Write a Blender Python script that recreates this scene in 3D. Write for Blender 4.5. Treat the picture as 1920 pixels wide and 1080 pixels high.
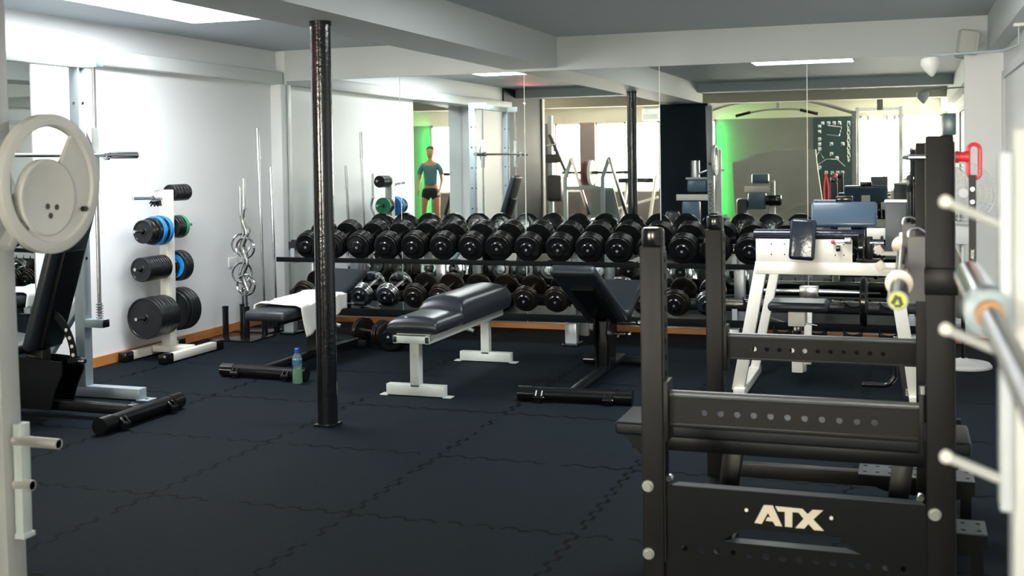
import bpy, bmesh, math, random
from mathutils import Vector, Matrix, Euler
random.seed(7)
PI = math.pi
for o in list(bpy.data.objects):
    bpy.data.objects.remove(o, do_unlink=True)
SC = bpy.context.scene
COL = SC.collection

# ------------------------------------------------------------ camera
CAMH = 1.5
def cam_axes(yaw, pitch, roll):
    cy, sy = math.cos(yaw), math.sin(yaw)
    f = Vector((-sy, cy, 0)); r = Vector((cy, sy, 0)); u = Vector((0, 0, 1))
    cp, sp = math.cos(pitch), math.sin(pitch)
    f2 = f*cp - u*sp; u2 = u*cp + f*sp
    cr, sr = math.cos(roll), math.sin(roll)
    return r*cr + u2*sr, u2*cr - r*sr, f2
cr_, cu_, cf_ = cam_axes(math.radians(19.008), math.radians(1.684), math.radians(-.833))
camd = bpy.data.cameras.new('camera')
cam = bpy.data.objects.new('camera', camd)
COL.objects.link(cam)
m = Matrix((cr_, cu_, -cf_)).transposed().to_4x4()
m.translation = Vector((0, 0, CAMH))
cam.matrix_world = m
camd.sensor_width = 36.0
camd.lens = 2158.0/1920*36
camd.shift_y = -178.1/1920
camd.clip_start = .05
camd.clip_end = 80
camd.dof.use_dof = True
camd.dof.focus_distance = 7.6
camd.dof.aperture_fstop = 4.0
SC.camera = cam

# ------------------------------------------------------------ view and world
SC.view_settings.view_transform = 'Standard'
SC.view_settings.look = 'None'
SC.view_settings.gamma = 1
SC.view_settings.use_curve_mapping = False
SC.view_settings.exposure = 0.5
W = bpy.data.worlds.new('sky'); SC.world = W
W.use_nodes = True
W.node_tree.nodes['Background'].inputs[0].default_value = (.75, .87, 1, 1)
W.node_tree.nodes['Background'].inputs[1].default_value = .35
try:
    SC.cycles.use_denoising = True
    SC.cycles.max_bounces = 10
    SC.cycles.diffuse_bounces = 5
    SC.cycles.glossy_bounces = 7
    SC.cycles.sample_clamp_indirect = 6
    SC.cycles.caustics_reflective = True
except Exception:
    pass
WIN_E = 46.0
WIN_R = 48.0
PANEL_L = 25.0      # daylight behind the frosted rear windows
PANEL_E = 14.0    # ceiling light panels

# ------------------------------------------------------------ materials
MATS = {}
def M(name, col, rough=.5, metal=0., noise=0., nscale=20., bump=0., bscale=80., spec=None, coat=0., trans=0., alpha=1., stretch=None, ior=None):
    if name in MATS: return MATS[name]
    mt = bpy.data.materials.new(name); mt.use_nodes = True
    nt = mt.node_tree; b = nt.nodes['Principled BSDF']
    b.inputs['Base Color'].default_value = (*col, 1)
    b.inputs['Roughness'].default_value = rough
    b.inputs['Metallic'].default_value = metal
    if coat: b.inputs['Coat Weight'].default_value = coat; b.inputs['Coat Roughness'].default_value = .08
    if trans: b.inputs['Transmission Weight'].default_value = trans
    if ior: b.inputs['IOR'].default_value = ior
    if spec is not None: b.inputs['Specular IOR Level'].default_value = spec
    if alpha < 1: b.inputs['Alpha'].default_value = alpha
    tc = nt.nodes.new('ShaderNodeTexCoord')
    src = tc.outputs['Object']
    if stretch:
        mp = nt.nodes.new('ShaderNodeMapping'); mp.inputs['Scale'].default_value = stretch
        nt.links.new(src, mp.inputs['Vector']); src = mp.outputs['Vector']
    n = nt.nodes.new('ShaderNodeTexNoise'); n.inputs['Scale'].default_value = nscale; n.inputs['Detail'].default_value = 5
    nt.links.new(src, n.inputs['Vector'])
    if noise:
        mx = nt.nodes.new('ShaderNodeMix'); mx.data_type = 'RGBA'
        mx.inputs[6].default_value = (*[max(0, c*(1-noise)) for c in col], 1)
        mx.inputs[7].default_value = (*[min(1, c*(1+noise)) for c in col], 1)
        nt.links.new(n.outputs['Fac'], mx.inputs[0]); nt.links.new(mx.outputs[2], b.inputs['Base Color'])
    mr = nt.nodes.new('ShaderNodeMapRange')
    mr.inputs['To Min'].default_value = max(.01, rough*.93); mr.inputs['To Max'].default_value = min(1, rough*1.08)
    nt.links.new(n.outputs['Fac'], mr.inputs['Value']); nt.links.new(mr.outputs[0], b.inputs['Roughness'])
    if bump:
        n2 = nt.nodes.new('ShaderNodeTexNoise'); n2.inputs['Scale'].default_value = bscale; n2.inputs['Detail'].default_value = 4
        nt.links.new(src, n2.inputs['Vector'])
        bp = nt.nodes.new('ShaderNodeBump'); bp.inputs['Strength'].default_value = bump; bp.inputs['Distance'].default_value = .004
        nt.links.new(n2.outputs['Fac'], bp.inputs['Height']); nt.links.new(bp.outputs[0], b.inputs['Normal'])
    MATS[name] = mt
    return mt
def emis(name, col, e):
    if name in MATS: return MATS[name]
    mt = M(name, (.8, .8, .8), .5)
    b = mt.node_tree.nodes['Principled BSDF']
    b.inputs['Emission Color'].default_value = (*col, 1); b.inputs['Emission Strength'].default_value = e
    return mt

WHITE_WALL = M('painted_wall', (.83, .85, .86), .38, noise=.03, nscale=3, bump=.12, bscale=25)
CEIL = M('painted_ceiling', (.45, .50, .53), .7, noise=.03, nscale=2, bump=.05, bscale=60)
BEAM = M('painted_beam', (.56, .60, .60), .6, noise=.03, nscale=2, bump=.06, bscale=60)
TAUPE = M('taupe_wall', (.17, .15, .145), .7, noise=.1, nscale=4)
DARKW = M('dark_partition', (.012, .019, .026), .6, spec=.12, noise=.3, nscale=4)
ORANGE = M('orange_wood', (.52, .21, .06), .4, noise=.25, nscale=6, stretch=(1, 1, 10))
FRAME_BLK = M('black_powder_coat', (.004, .005, .006), .35, spec=.2, bump=.05, bscale=400)
FRAME_GREYBLK = M('charcoal_powder_coat', (.008, .0083, .009), .45, spec=.2, bump=.05, bscale=400)
GLOSS_BLK = M('gloss_black_enamel', (.005, .006, .008), .17, bump=.35, bscale=45, coat=.2)
RUBBER = M('black_rubber', (.005, .0055, .006), .17, spec=.5, bump=.02, bscale=200)
RUBBER_M = M('matte_black_rubber', (.02, .022, .024), .6, bump=.1, bscale=150)
IRON = M('black_cast_iron', (.009, .0105, .0125), .34, spec=.3, noise=.2, nscale=30, bump=.15, bscale=150)
IRON_BR = M('worn_brown_black_iron', (.009, .007, .006), .28, noise=.3, nscale=30)
CHROME = M('chrome', (.78, .78, .8), .1, 1, noise=.08, nscale=40)
CHROME_D = M('dull_chrome', (.55, .55, .56), .25, 1, noise=.15, nscale=30)
GREYMET = M('grey_lacquered_steel', (.33, .40, .44), .38, noise=.08, nscale=15)
GREYMET_L = M('pale_grey_lacquered_steel', (.5, .555, .54), .38, noise=.1, nscale=15)
GREYMET_F = M('warm_grey_lacquered_steel', (.42, .44, .43), .4, noise=.05, nscale=8)
SILVER = M('silver_paint', (.55, .6, .66), .3, .4, noise=.15, nscale=25)
CREAM = M('cream_powder_coat', (.78, .77, .7), .38, noise=.05, nscale=10)
DISC = M('pale_grey_moulded_disc', (.66, .66, .62), .45, noise=.04, nscale=8)
VINYL = M('black_vinyl', (.016, .02, .027), .36, bump=.25, bscale=220)
VINYL_G = M('glossy_black_vinyl', (.015, .020, .027), .34)
VINYL_N = M('navy_black_vinyl', (.012, .016, .03), .16, bump=.35, bscale=30)
VINYL_B = M('blue_grey_vinyl', (.09, .15, .21), .33, bump=.15, bscale=40)
WHITEPL = M('white_plastic', (.78, .79, .78), .4)
GREYPL = M('grey_shade', (.6, .62, .57), .5)
TOWEL = M('white_terry', (.82, .83, .8), .95, bump=1., bscale=300)
BLUE = M('blue_rubber_plate', (.01, .22, .62), .4, noise=.1)
GREENR = M('green_rubber_plate', (.015, .27, .13), .45, noise=.1)
RED = M('red_plastic', (.72, .03, .05), .35)
REDR = M('maroon_plate', (.16, .045, .035), .45)
LETTER = M('sand_lettering', (.62, .57, .45), .5)
WHITEP = M('white_print', (.75, .75, .72), .5)
YEL = M('lime_cap', (.55, .62, .03), .4)
BRASS = M('zinc_bolt', (.42, .45, .4), .35, .8)
SKIN = M('skin', (.55, .27, .16), .55, noise=.1)
SHIRT = M('teal_shirt', (.09, .22, .26), .8, noise=.1)
SHORTS = M('black_shorts', (.012, .013, .018), .8)
HAIR = M('dark_hair', (.02, .014, .01), .6)
GREYPANEL = M('grey_guard_panel', (.2, .24, .24), .5)
CLOTH_G = M('grey_cover_sheet', (.24, .235, .22), .8, noise=.08, nscale=5)
GREENW = M('green_wall_paint', (.005, .33, .03), .6)
PEGB = M('dark_green_pegboard', (.012, .035, .036), .5)
WINE = emis('daylight_window_left', (1., .92, .77), WIN_E)
WINE2 = emis('daylight_window_right', (1., .92, .77), WIN_R)
PANE = emis('luminous_ceiling_panel_left', (.97, .985, 1.), PANEL_L)
PANE2 = emis('luminous_ceiling_panel_right', (.97, .985, 1.), PANEL_E)

def floor_mat():
    mt = bpy.data.materials.new('speckled_rubber_tiles'); mt.use_nodes = True
    nt = mt.node_tree; N = nt.nodes; Lk = nt.links
    b = N['Principled BSDF']
    tc = N.new('ShaderNodeTexCoord'); sp = N.new('ShaderNodeSeparateXYZ'); Lk.new(tc.outputs['Object'], sp.inputs[0])
    def mth(op, a, c=None, d=None):
        n = N.new('ShaderNodeMath'); n.operation = op
        for i, v in enumerate((a, c, d)):
            if v is None: continue
            if isinstance(v, (int, float)): n.inputs[i].default_value = v
            else: Lk.new(v, n.inputs[i])
        return n.outputs[0]
    def seam(u, v, off):
        w = mth('MULTIPLY', mth('SINE', mth('MULTIPLY', v, 2*PI/.125)), 2.5)
        w = mth('MINIMUM', mth('MAXIMUM', w, -1.0), 1.0)
        w2 = mth('MULTIPLY', w, .014)
        q = mth('SUBTRACT', mth('ADD', u, w2), off)
        fr = mth('SUBTRACT', mth('FRACT', mth('ADD', q, .5)), .5)
        return mth('LESS_THAN', mth('ABSOLUTE', fr), .009)
    s = mth('MAXIMUM', seam(sp.outputs[0], sp.outputs[1], -3.26 % 1.0), seam(sp.outputs[1], sp.outputs[0], .37))
    n0 = N.new('ShaderNodeTexNoise'); n0.inputs['Scale'].default_value = 5; Lk.new(tc.outputs['Object'], n0.inputs['Vector'])
    s = mth('MULTIPLY', s, mth('GREATER_THAN', n0.outputs['Fac'], .40))
    n1 = N.new('ShaderNodeTexNoise'); n1.inputs['Scale'].default_value = 160; n1.inputs['Detail'].default_value = 3
    Lk.new(tc.outputs['Object'], n1.inputs['Vector'])
    n2 = N.new('ShaderNodeTexNoise'); n2.inputs['Scale'].default_value = 1.3; n2.inputs['Detail'].default_value = 6
    Lk.new(tc.outputs['Object'], n2.inputs['Vector'])
    r1 = N.new('ShaderNodeValToRGB'); Lk.new(n1.outputs['Fac'], r1.inputs[0])
    r1.color_ramp.elements[0].position = .35; r1.color_ramp.elements[0].color = (.0065, .0100, .0138, 1)
    r1.color_ramp.elements[1].position = .8; r1.color_ramp.elements[1].color = (.016, .0235, .0310, 1)
    mx = N.new('ShaderNodeMix'); mx.data_type = 'RGBA'; mx.blend_type = 'MULTIPLY'; mx.inputs[0].default_value = .5
    Lk.new(r1.outputs[0], mx.inputs[6])
    r2 = N.new('ShaderNodeValToRGB'); Lk.new(n2.outputs['Fac'], r2.inputs[0])
    r2.color_ramp.elements[0].color = (.6, .6, .6, 1); r2.color_ramp.elements[1].color = (1, 1, 1, 1)
    Lk.new(r2.outputs[0], mx.inputs[7])
    m2 = N.new('ShaderNodeMix'); m2.data_type = 'RGBA'; Lk.new(s, m2.inputs[0]); Lk.new(mx.outputs[2], m2.inputs[6])
    m2.inputs[7].default_value = (.0006, .0008, .001, 1)
    Lk.new(m2.outputs[2], b.inputs['Base Color'])
    b.inputs['Roughness'].default_value = .7
    b.inputs['Specular IOR Level'].default_value = .04
    bp = N.new('ShaderNodeBump'); bp.inputs['Strength'].default_value = .5; bp.inputs['Distance'].default_value = .003
    Lk.new(mth('SUBTRACT', n1.outputs['Fac'], s), bp.inputs['Height']); Lk.new(bp.outputs[0], b.inputs['Normal'])
    return mt
FLOORM = floor_mat()

def mirror_mat():
    mt = bpy.data.materials.new('silvered_mirror'); mt.use_nodes = True
    nt = mt.node_tree; b = nt.nodes['Principled BSDF']
    b.inputs['Base Color'].default_value = (.83, .87, .84, 1)
    b.inputs['Metallic'].default_value = 1; b.inputs['Roughness'].default_value = 0.0
    tc = nt.nodes.new('ShaderNodeTexCoord'); n = nt.nodes.new('ShaderNodeTexNoise'); n.inputs['Scale'].default_value = 6
    nt.links.new(tc.outputs['Object'], n.inputs['Vector'])
    rp = nt.nodes.new('ShaderNodeValToRGB'); nt.links.new(n.outputs['Fac'], rp.inputs[0])
    rp.color_ramp.elements[0].color = (.81, .86, .83, 1); rp.color_ramp.elements[1].color = (.86, .89, .865, 1)
    nt.links.new(rp.outputs[0], b.inputs['Base Color'])
    return mt
MIRROR = mirror_mat()

# ------------------------------------------------------------ mesh helpers
def rot_to(axis):
    return Vector((0, 0, 1)).rotation_difference(Vector(axis).normalized()).to_matrix()
class G:
    def __init__(s): s.b = bmesh.new()
    def _add(s, verts, faces):
        vs = [s.b.verts.new(v) for v in verts]
        for f in faces:
            try: s.b.faces.new([vs[i] for i in f])
            except ValueError: pass
        return vs
    def box(s, c, sz, R=None, bev=0., seg=2):
        c = Vector(c); h = Vector(sz)/2
        t = bmesh.new()
        r = bmesh.ops.create_cube(t, size=1)
        for v in t.verts: v.co = Vector((v.co.x*sz[0], v.co.y*sz[1], v.co.z*sz[2]))
        if bev > 0:
            bmesh.ops.bevel(t, geom=t.edges[:], offset=min(bev, min(sz)*.49), segments=seg, profile=.5, affect='EDGES')
        if R is not None:
            for v in t.verts: v.co = R @ v.co
        for v in t.verts: v.co += c
        s._merge(t); return s
    def _merge(s, t):
        t.verts.index_update()
        s._add([v.co.copy() for v in t.verts], [[v.index for v in f.verts] for f in t.faces]); t.free()
    def bb(s, lo, hi, bev=0., seg=2):
        lo = Vector(lo); hi = Vector(hi); d = hi-lo
        return s.box((lo+hi)/2, (abs(d.x), abs(d.y), abs(d.z)), None, bev, seg)
    def bar(s, a, c, w, h, up=(0, 0, 1), bev=.004):
        # rectangular bar from a to c, w sideways, h along up
        a = Vector(a); c = Vector(c); y = (c-a).normalized(); u = Vector(up)
        x = y.cross(u)
        if x.length < 1e-4: x = y.cross(Vector((1, 0, 0)))
        x.normalize(); z = x.cross(y)
        R = Matrix((x, y, z)).transposed()
        return s.box((a+c)/2, (w, (c-a).length, h), R, bev)
    def cyl(s, a, c, r, r2=None, n=20, caps=True):
        a = Vector(a); c = Vector(c); r2 = r if r2 is None else r2
        R = rot_to(c-a)
        v = []; f = []
        for k, (p, rr) in enumerate(((a, r), (c, r2))):
            for i in range(n):
                t = 2*PI*i/n; v.append(p + R @ Vector((rr*math.cos(t), rr*math.sin(t), 0)))
        for i in range(n): f.append((i, (i+1) % n, n+(i+1) % n, n+i))
        if caps: f.append(tuple(range(n))[::-1]); f.append(tuple(range(n, 2*n)))
        s._add(v, f); return s
    def lathe(s, o, axis, prof, n=28, closed=False):
        # prof: (h, r) along the axis
        o = Vector(o); R = rot_to(axis); v = []; f = []
        for h, r in prof:
            for i in range(n):
                t = 2*PI*i/n; v.append(o + R @ Vector((r*math.cos(t), r*math.sin(t), h)))
        m_ = len(prof)
        for k in range(m_-1):
            for i in range(n): f.append((k*n+i, k*n+(i+1) % n, (k+1)*n+(i+1) % n, (k+1)*n+i))
        if closed:
            for i in range(n): f.append(((m_-1)*n+i, (m_-1)*n+(i+1) % n, (i+1) % n, i))
        else:
            if prof[0][1] > 1e-5: f.append(tuple(range(n))[::-1])
            if prof[-1][1] > 1e-5: f.append(tuple(range((m_-1)*n, m_*n)))
        s._add(v, f); return s
    def tube(s, pts, r, n=10, caps=True, smooth=0):
        P = [Vector(p) for p in pts]
        if smooth:
            Q = []
            m_ = len(P)
            for i in range(m_-1):
                p0 = P[max(0, i-1)]; p1 = P[i]; p2 = P[i+1]; p3 = P[min(m_-1, i+2)]
                for k in range(smooth):
                    t = k/smooth
                    Q.append(.5*((2*p1)+(-p0+p2)*t+(2*p0-5*p1+4*p2-p3)*t*t+(-p0+3*p1-3*p2+p3)*t**3))
            Q.append(P[-1]); P = Q
        rr = r if isinstance(r, (list, tuple)) else [r]*len(P)
        if len(rr) != len(P): rr = [rr[0]+(rr[-1]-rr[0])*i/(len(P)-1) for i in range(len(P))]
        v = []; f = []; nrm = None
        for i, p in enumerate(P):
            d = (P[min(i+1, len(P)-1)]-P[max(i-1, 0)]).normalized()
            if nrm is None:
                nrm = d.orthogonal().normalized()
            else:
                nrm = (nrm - d*nrm.dot(d)).normalized()
            b2 = d.cross(nrm)
            for k in range(n):
                t = 2*PI*k/n; v.append(p + (nrm*math.cos(t)+b2*math.sin(t))*rr[i])
        for i in range(len(P)-1):
            for k in range(n): f.append((i*n+k, i*n+(k+1) % n, (i+1)*n+(k+1) % n, (i+1)*n+k))
        if caps: f.append(tuple(range(n))[::-1]); f.append(tuple(range((len(P)-1)*n, len(P)*n)))
        s._add(v, f); return s
    def prism(s, pts, o, ux, uy, th):
        # polygon pts in plane o + x*ux + y*uy, thickness th along ux x uy
        o = Vector(o); ux = Vector(ux); uy = Vector(uy); nn = ux.cross(uy).normalized()*th
        k = len(pts)
        v = [o+ux*p[0]+uy*p[1] for p in pts]; v += [q+nn for q in v]
        f = [tuple(range(k))[::-1], tuple(range(k, 2*k))] + [(i, (i+1) % k, k+(i+1) % k, k+i) for i in range(k)]
        s._add(v, f); return s
    def holed(s, o, ux, uy, cw, ch, n, r, th, n_seg=16, pad0=0., pad1=0.):
        # strip of n square cells (cw along ux, ch along uy) each with a round hole; o = lower-left corner
        o = Vector(o); ux = Vector(ux).normalized(); uy = Vector(uy).normalized(); nn = ux.cross(uy).normalized()*th
        if pad0: s.prism([(-pad0, 0), (0, 0), (0, ch), (-pad0, ch)], o, ux, uy, th)
        if pad1: s.prism([(0, 0), (pad1, 0), (pad1, ch), (0, ch)], o+ux*cw*n, ux, uy, th)
        for i in range(n):
            c = o+ux*(cw*(i+.5))+uy*(ch/2)
            vo = []; vi = []
            for k in range(n_seg):
                t = 2*PI*(k+.5)/n_seg; dx, dy = math.cos(t), math.sin(t)
                vi.append(c+ux*dx*r+uy*dy*r)
                sc = min((cw/2)/max(abs(dx), 1e-6), (ch/2)/max(abs(dy), 1e-6))
                vo.append(c+ux*dx*sc+uy*dy*sc)
            # add corners by snapping the nearest outer vertices
            for sx in (-1, 1):
                for sy in (-1, 1):
                    cc = c+ux*sx*cw/2+uy*sy*ch/2
                    j = min(range(n_seg), key=lambda q: (vo[q]-cc).length); vo[j] = cc
            V = vo+vi+[p+nn for p in vo]+[p+nn for p in vi]
            F = []
            m_ = n_seg
            for k in range(m_):
                k2 = (k+1) % m_
                F.append((k2, k, m_+k, m_+k2)); F.append((2*m_+k, 2*m_+k2, 3*m_+k2, 3*m_+k)); F.append((m_+k, m_+k2, 3*m_+k2, 3*m_+k)[::-1])
                F.append((k, k2, 2*m_+k2, 2*m_+k))
            s._add(V, F)
        return s
    def build(s, name, mat, parent=None, o=None, smooth=True, angle=35):
        if o is None:
            o = Vector((0, 0, 0)); p = parent
            while p is not None: o = o+Vector(p.location); p = p.parent
        o = Vector(o)
        for v in s.b.verts: v.co -= o
        bmesh.ops.recalc_face_normals(s.b, faces=s.b.faces[:])
        me = bpy.data.meshes.new(name); s.b.to_mesh(me); s.b.free()
        me.materials.append(mat)
        if smooth:
            me.polygons.foreach_set('use_smooth', [True]*len(me.polygons))
            me.set_sharp_from_angle(angle=math.radians(angle))
        ob = bpy.data.objects.new(name, me); COL.objects.link(ob)
        if parent is not None: ob.parent = parent
        return ob
def tag(o, label=None, cat=None, group=None, kind=None):
    if label: o['label'] = label
    if cat: o['category'] = cat
    if group: o['group'] = group
    if kind: o['kind'] = kind
    return o
def thing(name, label, cat, loc=(0, 0, 0), rz=0., group=None):
    o = bpy.data.objects.new(name, None); COL.objects.link(o)
    o.empty_display_size = .1
    o.location = loc; o.rotation_euler = (0, 0, rz)
    return tag(o, label, cat, group)
def solo(g, name, mat, label, cat, loc=None, group=None, **k):
    # a thing that is one mesh; origin at loc
    ob = g.build(name, mat, None, loc or (0, 0, 0), **k)
    if loc: ob.location = loc
    return tag(ob, label, cat, group)
def struct(g, name, mat, **k):
    ob = g.build(name, mat, None, (0, 0, 0), **k); ob['kind'] = 'structure'; return ob
def copy_tree(o, parent=None):
    c = o.copy(); COL.objects.link(c); c.parent = parent
    for ch in list(o.children): copy_tree(ch, c)
    return c
def text_mesh(txt, size, mat, name, parent, loc, R, depth=.001, sx=1.):
    cu = bpy.data.curves.new(name, 'FONT'); cu.body = txt; cu.size = size; cu.extrude = depth
    cu.align_x = 'CENTER'; cu.align_y = 'CENTER'
    cu.materials.append(mat)
    tmp = bpy.data.objects.new(name, cu); COL.objects.link(tmp)
    dg = bpy.context.evaluated_depsgraph_get(); dg.update()
    me = bpy.data.meshes.new_from_object(tmp.evaluated_get(dg)); me.materials.clear(); me.materials.append(mat)
    bpy.data.objects.remove(tmp); bpy.data.curves.remove(cu)
    ob = bpy.data.objects.new(name, me); COL.objects.link(ob)
    ob.parent = parent
    mm = R.to_4x4() @ Matrix.Diagonal((sx, 1, 1, 1)); mm.translation = Vector(loc)
    ob.matrix_local = mm
    return ob

# ============================================================ SETTING
D = 9.68; XL = -5.71; XR = .70; ZC = 2.56; YB = -3.62
struct(G().bb((-8.6, YB-.3, -.1), (1.2, D+.3, 0)), 'floor', FLOORM)
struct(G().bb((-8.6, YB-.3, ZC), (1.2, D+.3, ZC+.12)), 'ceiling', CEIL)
# back wall (behind and above the mirrors)
struct(G().bb((XL-.2, D+.012, 0), (XR+.2, D+.16, ZC)), 'wall_back', WHITE_WALL)
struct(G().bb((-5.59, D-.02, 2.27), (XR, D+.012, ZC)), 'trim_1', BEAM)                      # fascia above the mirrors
struct(G().bb((XL, D-.10, 0), (-5.59, D+.012, 2.24), bev=.01), 'wall_corner', WHITE_WALL)   # pilaster in the left corner
struct(G().bb((.417, D-.015, 0), (XR, D+.012, 2.27)), 'wall_right_return', WHITE_WALL)
# left wall in two stretches with the side mirror between them, then the dark partition
struct(G().bb((XL-.12, 6.44, 0), (XL, D, ZC)), 'wall_left', WHITE_WALL)
g = G(); g.bb((XL-.12, 3.15, 0), (XL, 4.36, ZC)); g.bb((XL-.42, 4.36, 2.24), (XL, 6.44, ZC)); g.bb((XL-.42, 4.34, 0), (XL-.27, 6.44, 2.24)); g.bb((XL-.27, 4.34, 0), (XL-.12, 4.36, 2.24))
struct(g, 'wall_left_front', WHITE_WALL)
struct(G().bb((XL-.12, 1.3, 0), (XL+.02, 3.15, ZC)), 'wall_left_dark', DARKW)
struct(G().bb((XL-.14, 1.18, 0), (XL+.04, 1.3, 2.48)), 'trim_2', M('cream_trim', (.72, .7, .64), .5))
# right wall, rear wall
struct(G().bb((XR, YB, 0), (XR+.12, D+.02, ZC)), 'wall_right', WHITE_WALL)
struct(G().bb((.585, YB, 2.28), (XR, D-.02, ZC)), 'trim_3', BEAM)                              # soffit on the right wall
g = G(); g.bb((.678, 2.0, 2.06), (XR, 9.55, 2.11)); g.bb((.678, 9.5, .1), (XR, 9.55, 2.06)); g.bb((.678, 2.0, .1), (XR, 2.05, 2.06))
struct(g, 'trim_4', M('frame_trim', (.62, .65, .66), .4))
g = G()
for x0, x1 in ((-8.5, -7.05), (-6.4, -6.08), (-4.75, -4.68), (-3.62, -.87), (.60, XR)):
    g.bb((x0, YB-.12, .80), (x1, YB, 2.23))
g.bb((-8.5, YB-.12, 0), (XR, YB, .80))
struct(g, 'wall_rear', TAUPE)
struct(G().bb((-8.5, YB-.12, 2.23), (XR, YB, ZC)), 'wall_rear_band', M('cream_band', (.66, .60, .46), .6))
struct(G().bb((-8.62, YB, 0), (-8.5, 1.3, ZC)), 'wall_annex', TAUPE)
struct(G().bb((-8.5, 1.2, 0), (XL-.14, 1.3, ZC)), 'wall_annex_front', M('cream_wall', (.62, .58, .48), .6))
struct(G().bb((-6.4, YB, .35), (-6.08, YB+.05, 2.23)), 'trim_5', M('maroon_blind', (.22, .16, .15), .7))
struct(G().bb((-7.05, YB, .35), (-6.95, YB+.05, 2.23)), 'trim_6', M('maroon_blind', (.22, .16, .15), .7))
k = 1
for x0, x1 in ((-6.95, -6.4), (-6.08, -5.45), (-5.4, -4.75), (-4.68, -3.62), (-.87, -.15), (-.11, .60)):  # the pane hidden behind the pier is added for glare in the side mirror
    w = G().bb((x0, YB-.1, .80), (x1, YB-.08, 2.23)); w = struct(w, 'window_%d' % k, WINE if k < 5 else WINE2)
    f = G()
    for a, c in (((x0, YB-.08, .80), (x0+.03, YB-.03, 2.23)), ((x1-.03, YB-.08, .80), (x1, YB-.03, 2.23)), ((x0, YB-.08, .80), (x1, YB-.03, .84)), ((x0, YB-.08, 2.19), (x1, YB-.03, 2.23))):
        f.bb(a, c)
    f.build('window_frame', WHITEPL, w)
    k += 1
# beams
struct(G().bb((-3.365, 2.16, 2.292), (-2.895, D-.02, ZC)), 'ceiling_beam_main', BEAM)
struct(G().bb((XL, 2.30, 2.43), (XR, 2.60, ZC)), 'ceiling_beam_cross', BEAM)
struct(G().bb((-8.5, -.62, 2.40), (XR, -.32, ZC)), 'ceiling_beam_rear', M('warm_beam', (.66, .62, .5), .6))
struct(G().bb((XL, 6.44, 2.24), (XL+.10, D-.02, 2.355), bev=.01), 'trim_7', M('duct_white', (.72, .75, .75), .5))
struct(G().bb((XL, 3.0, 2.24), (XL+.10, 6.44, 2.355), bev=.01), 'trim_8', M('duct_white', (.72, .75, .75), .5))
# dark pier under the beam
struct(G().bb((-3.54, 1.86, 0), (-2.82, 2.16, 2.292)), 'wall_pier', DARKW)
# baseboards
struct(G().bb((-5.59, D-.05, .002), (.417, D-.005, .048)), 'baseboard_back', ORANGE)
struct(G().bb((.417, D-.05, .002), (XR, D-.016, .048)), 'baseboard_back_right', ORANGE)
struct(G().bb((XL, 3.15, .002), (XL+.015, D-.10, .075)), 'baseboard_left', ORANGE)
# mirrors: five tall sheets on the back wall, one on the left wall
xs = [-5.585, -4.41, -3.205, -1.995, -.777, .417]
pos = ['at the left end, beside the white corner pilaster', 'second from the left, right of the black column', 'in the middle, behind the flat bench', 'behind the black rack posts', 'at the right end, behind the cream machine']
for i in range(5):
    g = G().bb((xs[i]+.002, D-.004, .05), (xs[i+1]-.002, D+.004, 2.27))
    t = solo(g, 'wall_mirror', MIRROR, 'tall frameless mirror sheet ' + pos[i], 'mirror', (xs[i], D, 0), 'mirror sheets along the back wall', smooth=False)
for i in range(1, 5):
    struct(G().bb((xs[i]-.003, D-.005, .05), (xs[i]+.003, D-.001, 2.27)), 'trim_%d' % (8+i), M('glass_edge', (.8, .85, .8), .3))
g = G().prism([(0, .078), (2.05, .078), (2.05, 2.235), (0, 2.235)], (XL-.004, 6.43, 0), (-math.sin(math.radians(5)), -math.cos(math.radians(5)), 0), (0, 0, 1), .008)
solo(g, 'wall_mirror', MIRROR, 'slightly turned mirror on the left wall behind the guided bar machine', 'mirror', (XL, 5.4, 0), smooth=False)
# luminous panels in the ceiling
for (x0, x1, y0, y1, lab) in ((-5.04, -4.47, 5.75, 7.39, 'bright rectangular light panel in the left ceiling bay'),
                              (-1.67, -.58, 5.70, 7.0, 'bright light panel in the right bay, seen only as a strip in the mirror')):
    t = thing('ceiling_light', lab, 'ceiling light', ((x0+x1)/2, (y0+y1)/2, ZC))
    g = G()
    g.bb((x0-.012, y0-.012, ZC-.012), (x1+.012, y0, ZC)); g.bb((x0-.012, y1, ZC-.012), (x1+.012, y1+.012, ZC))
    g.bb((x0-.012, y0, ZC-.012), (x0, y1, ZC)); g.bb((x1, y0, ZC-.012), (x1+.012, y1, ZC))
    g.build('frame', WHITEPL, t)
    G().bb((x0, y0, ZC-.008), (x1, y1, ZC-.002)).build('diffuser', PANE if x0 < -3 else PANE2, t)
# steel column
t = thing('steel_column', 'glossy black round steel column standing in the room under the beam', 'column', (-3.13, 5.81, 0))
G().cyl((-3.13, 5.81, .012), (-3.13, 5.81, 2.27), .0575, n=40).build('shaft', GLOSS_BLK, t)
G().cyl((-3.13, 5.81, 2.262), (-3.13, 5.81, 2.292), .062, n=40).build('collar', GLOSS_BLK, t)
g = G().bb((-3.19, 5.75, 0), (-3.07, 5.87, .014))
g.build('base_plate', GLOSS_BLK, t)

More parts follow.
